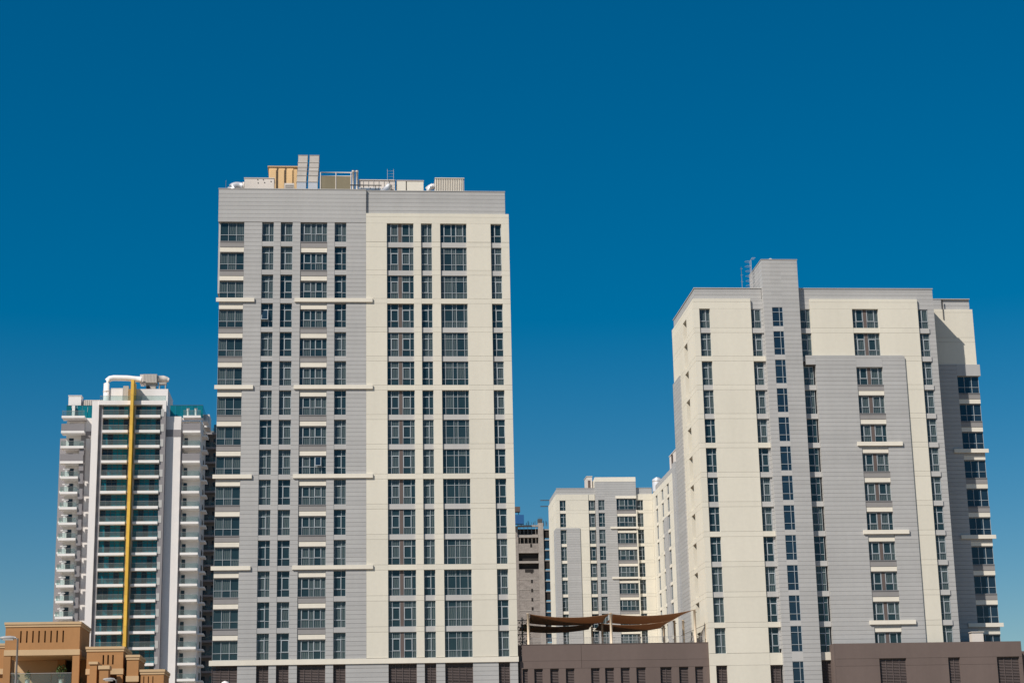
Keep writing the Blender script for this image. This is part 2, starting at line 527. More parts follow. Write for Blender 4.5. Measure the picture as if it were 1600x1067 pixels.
# ================================================================== LEFT TOWER
def left_tower():
    T = thing('apartment_tower', 'tallest grey and cream apartment tower, left of the brown terrace podium', 'building', (1.7, 12, 0))
    F = Fac(T, 'F', 0)
    sink = MB()
    box('wall', -14.6, 18.0, .42, 24, 0, 71.2, 'core', T)
    box('roof', -14.4, 17.8, .7, 23.6, 71.2, 71.3, 'roof', T)
    # parapets
    boards(F, -15.24, 1.74, 68.44, 72.45, 0, .42)
    boards(F, 1.76, 17.98, 69.66, 72.42, .26, .6, base=Z(0) + .1)
    box('parapet_coping', -15.28, 1.76, -.04, .46, 72.455, 72.53, 'grey_spandrel', T)
    box('parapet_coping', 1.77, 18.02, .2, .64, 72.425, 72.5, 'grey_spandrel', T)
    box('parapet_wall', -15.2, -14.9, .43, 24, 60, 72.44, 'grey', T)
    box('parapet_wall', 17.6, 17.9, .61, 24, 69.7, 72.41, 'grey', T)
    cA, cB, cC, cD, cE = (-15.0, -12.25), (-10.22, -8.88), (-8.08, -6.71), (-5.82, -2.74), (-1.89, -.54)
    cF, cG, cH, cI = (4.13, 7.23), (8.09, 9.36), (10.33, 13.40), (16.21, 17.46)
    ledge_rows = (2, 5, 8, 11)
    zb = 18.50                                   # top of the full-width band
    top_sill, top_head = 66.16, 68.42
    # grey piers
    boards(F, cA[1], cB[0], zb + .02, top_head, 0, .42)
    boards(F, cE[1], 1.72, zb + .02, top_head, 0, .42)
    for a, b in ((cB[1], cC[0]), (cC[1], cD[0]), (cD[1], cE[0])):
        boards(F, a, b, zb + .02, top_head, 0, .42, False, sink)
    rows = [-1] + list(range(14))
    for k in rows:
        top = top_head if k == -1 else Z(k)
        sill = top_sill if k == -1 else Z(k) - WH
        tr = k >= 0
        # grey side
        for c, lay in ((cB, 'B'), (cC, 'C'), (cE, 'B')):
            window(F, c[0], c[1], sill, top, lay, tr, .36, 'glass', opened=0 if (c is cB and k == 2) else None)
            if k < 13:
                lo = Z(k + 1)
                F.box('spandrel', c[0], c[1], .03, .42, lo + .01, lo + SP - .012, 'grey')
        for c, lay in ((cA, 'A'), (cD, 'D')):
            if k == -1:
                window(F, c[0], c[1], sill, top, lay, False, .36, 'glass', wide=True)
            else:
                stack_bay(F, c[0], c[1], k, lay, .36, opened=1 if (lay == 'D' and k == 7) else None)
            if k < 13 and (k + 1) not in ledge_rows:
                apron(F, c[0], c[1], sill)
        # cream side
        for c, lay in ((cF, 'F'), (cG, 'B'), (cH, 'Hs' if k == -1 else 'H'), (cI, 'C')):
            window(F, c[0], c[1], sill, top, lay, tr, .36, 'glass', wide=lay in 'FHHs')
            if k < 13:
                lo = Z(k + 1)
                if (k + 1) in ledge_rows:
                    F.box('spandrel', c[0], c[1], .01, .42, lo + .0, lo + SP, 'cream')
                else:
                    F.box('spandrel', c[0], c[1], .17, .42, lo + .0, lo + SP, 'grey_spandrel')
    # cream piers, one tall panel and one strip panel a storey
    g2 = .011
    for a, b in ((1.73, cF[0]), (cF[1], cG[0]), (cG[1], cH[0]), (cH[1], cI[0]), (cI[1], 18.36)):
        for k in rows:
            top = top_head if k == -1 else Z(k)
            sill = top_sill if k == -1 else Z(k) - WH
            F.box('panel', a, b, 0, .42, sill + g2, top - g2, 'cream')
            if k < 13:
                F.box('panel', a, b, 0, .42, Z(k + 1) + g2, Z(k + 1) + SP - g2, 'cream')
    F.box('panel', 1.73, 18.36, 0, .42, 68.42, 69.18, 'cream')
    F.box('panel', 1.73, 18.36, 0, .42, 69.2, 69.62, 'cream')
    box('end_wall', 18.0, 18.34, .43, 24, 12, 69.6, 'cream', T)
    # ledges
    for k in ledge_rows:
        z = Z(k)
        box('ledge', -15.3, -10.98, -.18, -.002, z + .12, z + .57, 'cream_trim', T)
        box('ledge', -6.42, 2.47, -.18, -.002, z + .12, z + .57, 'cream_trim', T)
        for c in (cA, cD):
            F.box('spandrel', c[0] + .02, c[1] - .02, .06, .42, z - .15, z + .57, 'grey')
    # full band over the louvre storey
    box('band', -15.3, 18.42, -.12, .40, 17.94, zb, 'cream_trim', T)
    for a, b in ((cA[1], cB[0]), (cE[1], cF[0]), (cF[1], cG[0]), (cG[1], cH[0]), (cH[1], cI[0]), (cI[1], 18.34)):
        boards(F, a, b, 12.0, 17.93, 0, .42, (b - a) > 1.9, sink)
    for a, b in ((cB[1], cC[0]), (cC[1], cD[0]), (cD[1], cE[0])):
        boards(F, a, b, 12.0, 17.93, 0, .42, False, sink)
    for c, n in ((cA, 2), (cB, 1), (cC, 1), (cD, 3), (cE, 1), (cF, 3), (cG, 1), (cH, 3), (cI, 1)):
        louvre(F, c[0], c[1], 14.0, 17.92, .28, n)
        F.box('spandrel', c[0], c[1], .02, .42, 12.0, 13.98, 'grey')
    box('base_wall', -15.0, 18.3, .02, .40, 0, 11.98, 'brown', T)
    finish_sink(sink, T)
left_tower()

# ------------------------------------------------------------------ things on the left tower's roof
def roof_things():
    RD = 71.3
    # packaged unit with a round hood
    t = thing('air_handling_unit', 'white box air handling unit at the left end of the tallest roof', 'hvac unit', (-10.8, 3.9, RD))
    MB().box(-12.5, -9.05, 3, 4.8, RD + .3, 74.83).build('casing', 'offwhite', t)
    MB().box(-12.56, -8.99, 2.94, 4.86, 74.83, 74.9).build('lid', 'offwhite', t)
    for x, z in ((-10.9, 74.25), (-10.95, 74.65), (-10.3, 74.65), (-9.4, 74.45), (-10.15, 74.3)):
        MB().tube([(x, 2.97, z), (x, 3.05, z)], .07, 8).build('knob', 'steel', t)
    MB().box(-12.3, -12.1, 3.1, 4.7, RD, RD + .3).box(-9.5, -9.3, 3.1, 4.7, RD, RD + .3).build('feet', 'steel', t)
    t = thing('round_duct_hood', 'rounded white duct hood at the far left of the tallest roof', 'duct', (-13.6, 3.6, RD))
    pts = [(-14.0, 3.6, RD)] + [(-14.0 + .75 * (1 - math.cos(a)), 3.6, 73.55 + .55 * math.sin(a)) for a in [i * math.pi / 12 for i in range(0, 7)]] + [(-12.6, 3.6, 74.02)]
    MB().tube(pts, [.55] * 4 + [.52, .5, .48, .45, .42], 14).build('elbow', 'foil', t)
    MB().tube([(-12.75, 3.6, 74.02), (-12.55, 3.6, 74.02)], .52, 14).build('flange', 'offwhite', t)
    t = thing('lightning_rod', 'thin rod on the left corner of the tallest roof', 'rod', (-14.55, 1.5, RD))
    MB().tube([(-14.55, 1.5, RD), (-14.55, 1.5, 73.9)], .03, 6).build('rod', 'lamp_grey', t)
    MB().tube([(-14.55, 1.5, 73.9), (-14.55, 1.5, 74.05)], [.03, .005], 6).build('tip', 'lamp_grey', t)
    # panel tank
    t = thing('water_tank', 'tan sectional water tank behind the air handling unit', 'water tank', (-8.2, 9, RD))
    MB().box(-9.9, -6.5, 8.02, 11, RD + .6, 78.02).build('shell', 'tank', t)
    for i in range(3):
        a = -9.88 + i * .98
        m_ = MB().prism([(a + .02, RD + .66), (a + .96, RD + .66), (a + .96, 77.98), (a + .02, 77.98)], 7.96, 8.01)
        m_.prism([(a + .14, RD + .9), (a + .84, RD + .9), (a + .84, 77.7), (a + .14, 77.7)], 7.88, 7.959)
        m_.build('tank_panel', 'tank', t)
    MB().box(-10.05, -6.4, 7.85, 11.1, 78.03, 78.16).build('lid', 'sand_trim', t)
    for x in (-8.91, -7.93):
        MB().box(x - .03, x + .03, 7.8, 7.92, RD + .6, 78.02).build('stay', 'steel', t)
    MB().box(-9.8, -9.6, 8.1, 10.9, RD, RD + .6).box(-6.9, -6.7, 8.1, 10.9, RD, RD + .6).build('plinth', 'concrete', t)
    # two tall ducts
    for i, (x0, x1, lb) in enumerate(((-6.3, -5.2, 'left of the two tall sheet-metal ducts, beside the tan tank'), (-4.95, -3.83, 'right of the two tall sheet-metal ducts, beside the khaki screen'))):
        t = thing('riser_duct', lb, 'duct', ((x0 + x1) / 2, 6, RD), 'riser ducts on the roof')
        prof = [(75.0, 4.6), (75.9, 4.9), (76.6, 5.25), (77.2, 5.6), (77.9, 5.9), (78.9, 6.1)]
        zz = RD + .1; yy = 4.45
        sh = -.16
        lev = [(RD + .1, 4.4)] + prof
        for j in range(len(lev) - 1):
            (za, ya), (zb_, yb) = lev[j], lev[j + 1]
            sa, sb = sh * (1 - j / 6), sh * (1 - (j + 1) / 6)
            e = .03
            q = MB()
            q.v = [(x0 + sa, ya, za + e), (x1 + sa, ya, za + e), (x1 + sa, ya + 1.6, za + e), (x0 + sa, ya + 1.6, za + e),
                   (x0 + sb, yb, zb_ - e), (x1 + sb, yb, zb_ - e), (x1 + sb, yb + 1.6, zb_ - e), (x0 + sb, yb + 1.6, zb_ - e)]
            q.f = list(BF); q.smooth = [False] * 6
            q.build('duct_section', 'foil' if j == 0 else 'galv', t)
            if j:
                MB().box(x0 + sa - .05, x1 + sa + .05, ya - .05, ya + 1.65, za - .03, za + .03).build('flange', 'galv', t)
        MB().box(x0 - .04, x1 + .04, 6.06, 7.74, 78.87, 78.93).build('cap', 'galv', t)
    # low plant beside the tank
    t = thing('low_condenser', 'low pale condenser unit between the air handling unit and the ducts', 'hvac unit', (-7.2, 5.2, RD))
    MB().box(-7.9, -6.75, 4.6, 5.8, RD + .2, 74.83).build('casing', 'offwhite', t)
    for k in range(7):
        MB().box(-7.8, -6.85, 4.55, 4.598, 73.2 + k * .22, 73.32 + k * .22).build('grille_slat', 'galv', t)
    MB().box(-7.8, -7.6, 4.7, 5.7, RD, RD + .2).box(-7.05, -6.85, 4.7, 5.7, RD, RD + .2).build('feet', 'steel', t)
    # khaki screen with pipe frame
    t = thing('plant_screen', 'khaki plant screen box under a pipe frame on the tallest roof', 'screen', (-1.8, 4.5, RD))
    for i in range(2):
        a = -3.58 + i * 1.79
        MB().box(a + .02, a + 1.77, 4, 4.08, RD, 75.52).build('screen_panel', 'khaki', t)
    for x in (-3.62, -1.8, -.02):
        MB().box(x - .05, x + .05, 3.95, 4.1, RD, 76.0).build('post', 'offwhite', t)
    MB().box(-3.7, .0, 4.1, 6, RD, 75.3).build('housing', 'khaki', t)
    MB().tube([(-3.6, 4.02, 76.0), (.1, 4.02, 76.0)], .07, 8).build('rail', 'offwhite', t)
    MB().tube([(-3.6, 4.02, 75.56), (.1, 4.02, 75.56)], .05, 8).build('rail', 'offwhite', t)
    # twin vent pipes
    for i, x in enumerate((.26, .70)):
        t = thing('vent_pipe', ('left' if i == 0 else 'right') + ' one of the paired white vent pipes by the khaki screen', 'pipe', (x, 4, RD), 'paired vent pipes')
        MB().tube([(x, 4, RD), (x, 4, 76.2)], .13, 12).build('pipe', 'offwhite', t)
        MB().tube([(x, 4, 76.1), (x, 4, 76.26)], .17, 12).build('cap', 'offwhite', t)
    # long low plant room and pipe
    t = thing('long_plant_room', 'long low cream plant room behind the dark roof pipe', 'plant room', (3, 5, RD))
    MB().box(.95, 5.2, 4.2, 6.5, RD, 75.12).build('wall', 'offwhite', t)
    MB().box(.9, 5.25, 4.1, 6.6, 75.12, 75.2).build('roof', 'offwhite', t)
    for k in range(6):
        MB().box(1.4 + k * .62, 1.45 + k * .62, 4.15, 4.198, RD, 75.1).build('rib', 'galv', t)
    t = thing('roof_pipe', 'dark pipe running level in front of the long low plant room', 'pipe', (2, 3.2, RD))
    MB().tube([(-.1, 3.2, 74.15), (3.6, 3.2, 74.15)], .07, 8).build('pipe', 'steel', t)
    for x in (.3, 1.5, 2.9):
        MB().tube([(x, 3.2, RD), (x, 3.2, 74.1)], .04, 6).build('support', 'steel', t)
    t = thing('wrapped_duct', 'foil-wrapped duct lying low in front of the long plant room', 'duct', (2.4, 3.6, RD))
    MB().box(.9, 3.5, 3.5, 4.1, 73.2, 73.98).build('duct', 'foil', t)
    MB().tube([(3.6, 3.6, 73.3), (4.3, 3.7, 73.9), (4.6, 3.8, 74.4)], [.4, .42, .35], 10).build('elbow', 'foil', t)
    for x in (1.2, 2.2, 3.2):
        MB().box(x, x + .08, 3.46, 4.14, 73.16, 74.02).build('band', 'galv', t)
    MB().box(1.3, 1.4, 3.6, 4.0, RD, 73.2).box(3, 3.1, 3.6, 4.0, RD, 73.2).build('legs', 'steel', t)
    # hooped ladder
    t = thing('roof_ladder', 'thin hooped access ladder on the tallest roof', 'ladder', (4.7, 5, RD))
    for x in (4.32, 5.05):
        MB().tube([(x, 4.0, RD), (x, 4.0, 76.3), (x, 4.2, 76.55), (x, 4.6, 76.5)], .02, 6).build('stile', 'lamp_grey', t)
    for k in range(14):
        MB().tube([(4.32, 4.0, RD + .4 + k * .35), (5.05, 4.0, RD + .4 + k * .35)], .012, 6).build('rung', 'lamp_grey', t)
    # stair room
    t = thing('stair_housing', 'cream roof housing split by a dark slit, near the roof ladder', 'plant room', (7, 5, RD))
    MB().box(5.45, 6.5, 4, 7, RD, 75.02).build('wall', 'cream_trim', t)
    MB().box(6.62, 8.6, 4.02, 7, RD, 74.98).build('wall', 'cream_trim', t)
    MB().box(6.5, 6.62, 4.3, 7, RD, 75.0).build('slit', 'steel', t)
    MB().box(5.4, 8.65, 3.95, 7.05, 75.03, 75.1).build('coping', 'offwhite', t)
    # louvred box with elbow
    t = thing('louvred_housing', 'cream housing with upright ribs at the right end of the tallest roof', 'plant room', (11.7, 4.5, RD))
    MB().box(9.98, 13.42, 3.6, 6, RD, 75.2).build('wall', 'offwhite', t)
    k = 0
    x = 10.02
    while x < 13.36:
        MB().box(x, x + .07, 3.5, 3.598, RD + .1, 75.16).build('rib', 'cream_trim', t)
        x += .21
    MB().box(9.94, 13.46, 3.46, 6.05, 75.2, 75.28).build('lid', 'cream_trim', t)
    t = thing('elbow_duct', 'small round elbow duct left of the ribbed housing', 'duct', (9.4, 4, RD))
    MB().tube([(8.95, 4, RD), (8.95, 4, 73.6), (9.1, 4, 74.0), (9.4, 4, 74.25), (9.9, 4, 74.4)], [.36, .36, .36, .35, .33], 12).build('duct', 'foil', t)
    MB().tube([(9.55, 4, 74.3), (9.65, 4, 74.33)], .4, 12).build('flange', 'offwhite', t)
roof_things()

# ================================================================== RIGHT TOWER
def side_slots(F, u0, u1, rows, zf, d=.5):
    for k in rows:
        F.box('slot_glass', u0, u1, d, d + .02, zf(k) - WH, zf(k), 'glass')

def right_tower():
    T = thing('apartment_block', 'cream and grey apartment block with a raised grey stair pilaster, right of the terrace', 'building', (54, 8, 0))
    F = Fac(T, 'F', 0)
    S_ = Fac(T, 'L', 39.72)
    P = Fac(T, 'F', -.45)                 # stair pilaster front
    G = Fac(T, 'F', -.16)                 # raised grey block front
    N_ = Fac(T, 'F', 4.4)                 # set-back wing at the right
    sink = MB()
    box('wall', 40.62, 68.3, .75, 14.2, 0, 59.6, 'core', T)
    box('roof', 40.3, 68.2, 1.0, 14.0, 59.6, 59.7, 'roof', T)
    box('wall', 68.31, 74.2, 5.1, 13.8, 0, 59.4, 'core', T)
    rows = [2] + list(range(3, 14))
    def span(k):
        if k == 2: return 55.94, 58.25
        return Z(k) - WH, Z(k)
    cream_rows = (4, 7, 10, 13)
    g2 = .011
    # parapet
    boards(F, 39.98, 47.9, 59.47, 60.75, .28, .75, base=59.47)
    boards(F, 52.22, 68.46, 59.47, 60.75, .28, .75, base=59.47)
    boards(S_, .76, 14.6, 59.47, 60.75, .28, .75, base=59.47)
    box('parapet_coping', 39.9, 47.93, .2, .8, 60.755, 60.84, 'grey_spandrel', T)
    box('parapet_coping', 52.25, 68.52, .2, .8, 60.755, 60.84, 'grey_spandrel', T)
    box('parapet_coping', 39.92, 40.55, .805, 14.7, 60.755, 60.84, 'grey_spandrel', T)
    box('parapet_wall', 67.95, 68.45, .76, 14.2, 59.61, 60.74, 'grey', T)
    # cream piers left part
    c1 = (40.40, 41.66)
    c2 = (46.52, 47.72); c3 = (48.92, 50.18); c4 = (52.42, 53.52); c5 = (58.55, 61.68); c6 = (66.46, 67.70)
    def cream_pier(a, b, lo_row=13, krange=rows, d1=.75):
        for k in krange:
            s, t = span(k)
            F.box('panel', a, b, 0, d1, s + g2, t - g2, 'cream')
            if k < lo_row:
                F.box('panel', a, b, 0, d1, Z(k + 1) + g2, Z(k + 1) + SP - g2, 'cream')
    cream_pier(39.72, c1[0]); cream_pier(c1[1], 46.50)
    F.box('panel', 39.72, 46.50, 0, .75, 58.25, 59.05, 'cream')
    F.box('panel', 39.72, 46.50, 0, .75, 59.07, 59.45, 'cream')
    # cream between slot and end strip
    cream_pier(53.58, c5[0], krange=[2, 3], lo_row=3); cream_pier(c5[1], 64.42, krange=[2, 3], lo_row=3)
    cream_pier(64.42, 66.44)
    F.box('panel', 53.58, 66.44, 0, .75, 58.25, 59.05, 'cream')
    F.box('panel', 53.58, 66.44, 0, .75, 59.07, 59.45, 'cream')
    for k in (2, 3):
        s, t = span(k)
        window(F, c5[0], c5[1], s, t, 'F', k > 2, .33, 'glass', wide=True)
    F.box('spandrel', c5[0], c5[1], .02, .75, Z(3), Z(3) + SP, 'cream')
    # windows of the plain columns
    for k in rows:
        s, t = span(k)
        window(F, c1[0], c1[1], s, t, 'B', k > 2, .33)
        window(F, c2[0], c2[1], s, t, 'C', k > 2, .42)
        window(P, c3[0], c3[1], s + .06, t + .06, 'P', True, .07, 'glass_blue')
        window(F, c6[0] + .02, c6[1], s, t, 'C', k > 2, .42)
        if k != 4:
            window(F, c4[0] - .1, c4[1] + .04, s, t, 'B', k > 2, .42)
        else:
            window(F, c4[0] - .1, c4[1] + .04, s, t - .6, 'B', False, .42)
        if k < 13:
            lo = Z(k + 1)
            cr = (k + 1) in cream_rows
            F.box('spandrel', c1[0], c1[1], .01 if cr else .12, .75, lo, lo + SP, 'cream' if cr else 'grey_spandrel')
            F.box('spandrel', 46.51, 47.94, .01 if cr else .12, .75, lo, lo + SP, 'cream' if cr else 'grey_spandrel')
            F.box('spandrel', 52.21, 53.76, .2, .75, lo, lo + SP, 'grey_spandrel')
            F.box('spandrel', 66.45, 67.72, .16, .75, lo, lo + SP, 'grey_spandrel')
            P.box('spandrel', c3[0], c3[1], .0, .42, lo + .07, lo + SP + .05, 'grey_spandrel')
    # slot jambs and heads
    boards(F, 46.51, 47.94, 58.26, 59.46, .28, .75, False, sink)
    boards(F, 47.73, 47.94, 19, 58.25, .28, .75, False, sink)
    boards(F, 52.21, 53.56, 58.26, 59.46, .28, .75, False, sink)
    boards(F, 66.46, 67.72, 58.26, 59.46, .28, .75, False, sink)
    boards(F, 67.72, 68.48, 15, 59.46, .28, .75, True)
    # stair pilaster with the raised head
    boards(P, 47.95, c3[0], 14, 64.05, 0, 1.2, False, sink)
    boards(P, c3[1], 52.2, 14, 64.05, 0, 1.2, True)
    boards(P, c3[0], c3[1], 58.33, 64.05, 0, 1.2, True)
    box('stair_head', 48.0, 52.15, .76, 6.2, 59.6, 64.0, 'core', T)
    PL = Fac(T, 'L', 47.95)
    boards(PL, .77, 6.2, 59.8, 64.05, 0, .05, True)
    box('stair_head_coping', 47.9, 52.25, -.5, 6.25, 64.06, 64.13, 'grey_spandrel', T)
    # raised grey block on the front, with chamfered top corner
    gt = 52.60
    zs = Z(13) - WH
    boards(G, 53.78, c5[0], 15, gt - .32, 0, .9)
    boards(G, c5[1], 64.40, 15, gt - .32, 0, .9)
    m_ = MB().prism([(52.62, gt - .31), (64.40, gt - .31), (64.40, gt - .22), (64.18, gt), (52.62, gt)], -.16, .74)
    m_.build('block_head', 'grey', T)
    G.box('cladding_board', 52.62, 53.77, 0, .9, gt - 1.08, gt - .33, 'grey')
    G.box('cladding_board', c5[0] + .01, c5[1] - .01, 0, .9, Z(4) - .75, gt - .33, 'grey')
    for k in range(4, 14):
        stack_bay(G, c5[0], c5[1], k, 'F', .36, first=(k == 4))
        if k < 13 and (k + 1) not in (7, 10, 13):
            apron(G, c5[0], c5[1], Z(k) - WH)
        if k in (7, 10, 13):
            box('ledge', 58.05, 63.35, -.36, -.162, Z(k) + .12, Z(k) + .57, 'cream_trim', T)
            G.box('spandrel', c5[0] + .02, c5[1] - .02, .06, .42, Z(k) - .15, Z(k) + .57, 'grey')
    apron(G, c5[0], c5[1], Z(13) - WH)
    # lower storey under the last rows
    F.box('panel', 39.72, 46.5, 0, .75, 17.22, 18.52, 'cream')
    F.box('panel', 39.72, c1[0], 0, .75, 12, 17.2, 'cream')
    F.box('panel', c1[1], 46.5, 0, .75, 12, 17.2, 'cream')
    F.box('panel', 46.51, 47.94, .02, .75, 17.2, 18.52, 'cream')
    louvre(F, c1[0], c1[1], 13, 17.18, .3, 1)
    louvre(F, c2[0], c2[1], 13, 17.18, .36, 1)
    louvre(F, 52.3, 53.7, 13, 17.6, .36, 1)
    F.box('spandrel', 52.21, 53.76, .1, .75, 17.65, 18.52, 'cream')
    window(P, c3[0], c3[1], 14.6, 17.5, 'P', True, .07, 'glass_blue')
    P.box('spandrel', c3[0], c3[1], .0, .42, 17.53, 18.58, 'grey_spandrel')
    box('base_wall', 39.9, 68.3, .02, .7, 0, 11.9, 'brown', T)
    # left side wall: panels with slot openings, grey block towards the rear
    for k in rows:
        s, t = span(k)
        hi = t - g2
        nxt = Z(k + 1) if k < 13 else 12
        gb = k >= 4
        yend = 9.9 if gb else 14.6
        S_.box('panel', .76, 4.75, 0, .88, s + g2, hi, 'cream')
        S_.box('panel', 6.95, yend, 0, .88, s + g2, hi, 'cream')
        S_.box('slot_glass', 4.75, 6.95, .5, .53, s, t, 'dark_door')
        if k < 13:
            S_.box('panel', .76, yend, 0, .88, nxt + g2, nxt + SP - g2, 'cream')
    S_.box('panel', .76, 14.6, 0, .88, 58.25, 59.05, 'cream')
    S_.box('panel', .76, 14.6, 0, .88, 59.07, 59.45, 'cream')
    S_.box('panel', .76, 9.9, 0, .88, 10, 18.52, 'cream')
    boards(S_, 9.9, 14.8, 12, gt, -.14, .58)
    # set-back wing
    nz = gt
    for a, b in ((nz + .02, Z(3) - g2), (Z(3) + g2, 55.94 - g2), (55.94 + g2, 59.05), (59.07, 59.45)):
        N_.box('panel', 68.5, 74.6, 0, .7, a, b, 'cream')
    boards(N_, 68.5, 70.86, 59.47, 60.7, .1, .7, base=59.47)
    boards(N_, 70.9, 74.36, 59.47, 60.7, .26, .7, base=59.47)
    box('parapet_coping', 68.53, 74.4, 4.44, 5.12, 60.71, 60.79, 'grey_spandrel', T)
    MB().tube([(70.95, 4.33, 58.2), (70.95, 4.33, 60.6)], .06, 8).build('step_shadow_tube', 'steel', T)  # added dark tube draws the shadow line of the parapet step
    MB().box(74.25, 74.55, 5.12, 14, 12, 59.3).build('end_wall', 'cream', T)
    c7 = (72.05, 74.72)
    boards(N_, 68.5, c7[0], 15, nz, -.06, .7)
    N_.box('cladding_board', c7[0] + .01, 74.92, -.06, .7, Z(4) - .74, nz, 'grey')
    for k in range(4, 14):
        stack_bay(N_, c7[0], c7[1], k, 'A', .31, 'glass_blue', first=(k == 4))
        if k in (7, 10, 13):
            box('ledge', 70.9, 75.05, 4.14, 4.336, Z(k) + .12, Z(k) + .57, 'cream_trim', T)
            N_.box('spandrel', c7[0] + .02, c7[1] - .02, .06, .42, Z(k) - .15, Z(k) + .57, 'grey')
        if k < 13 and (k + 1) not in (7, 10, 13):
            apron(N_, c7[0], c7[1], Z(k) - WH)
    finish_sink(sink, T)
    # roof ladder and mast beside the stair head
    t = thing('stair_head_ladder', 'thin caged ladder beside the raised grey stair head', 'ladder', (47.3, 3.4, 59.7))
    for y in (3.1, 3.7):
        MB().tube([(47.55, y, 59.7), (47.55, y, 65.1), (47.7, y, 65.4), (48.1, y, 65.4)], .022, 6).build('stile', 'lamp_grey', t)
    for k in range(14):
        MB().tube([(47.55, 3.1, 60.1 + k * .36), (47.55, 3.7, 60.1 + k * .36)], .014, 6).build('rung', 'lamp_grey', t)
    for k in range(6):
        z = 62.0 + k * .6
        MB().tube([(47.55, 3.1, z), (47.1, 3.05, z), (46.85, 3.4, z), (47.1, 3.75, z), (47.55, 3.7, z)], .016, 6).build('cage_hoop', 'lamp_grey', t)
    t = thing('roof_mast', 'thin antenna mast left of the caged ladder', 'mast', (46.3, 3, 59.7))
    MB().tube([(46.3, 3, 59.7), (46.3, 3, 64.2)], .025, 6).build('pole', 'lamp_grey', t)
    for z in (64.0, 63.2, 62.4):
        MB().tube([(46.15, 3, z), (46.45, 3, z)], .016, 6).build('crossbar', 'lamp_grey', t)
    t = thing('satellite_dish', 'small white dish on top of the raised grey stair head', 'dish', (49.4, 1, 64.13))
    n = 12
    d_ = MB()
    d_.tube([(49.3, .6, 64.32), (49.33, .7, 64.35)], [.26, .04], n)
    d_.build('bowl', 'foil', t)
    MB().tube([(49.4, 1, 64.13), (49.33, .72, 64.33)], .03, 6).build('stem', 'lamp_grey', t)
    t = thing('stair_head_fan', 'low white vent box on the raised grey stair head', 'hvac unit', (51.3, 1.2, 64.13))
    MB().box(50.7, 51.9, .6, 1.8, 64.13, 64.38).build('casing', 'offwhite', t)
    MB().box(50.6, 52.0, .5, 1.9, 64.38, 64.44).build('lid', 'foil', t)
right_tower()

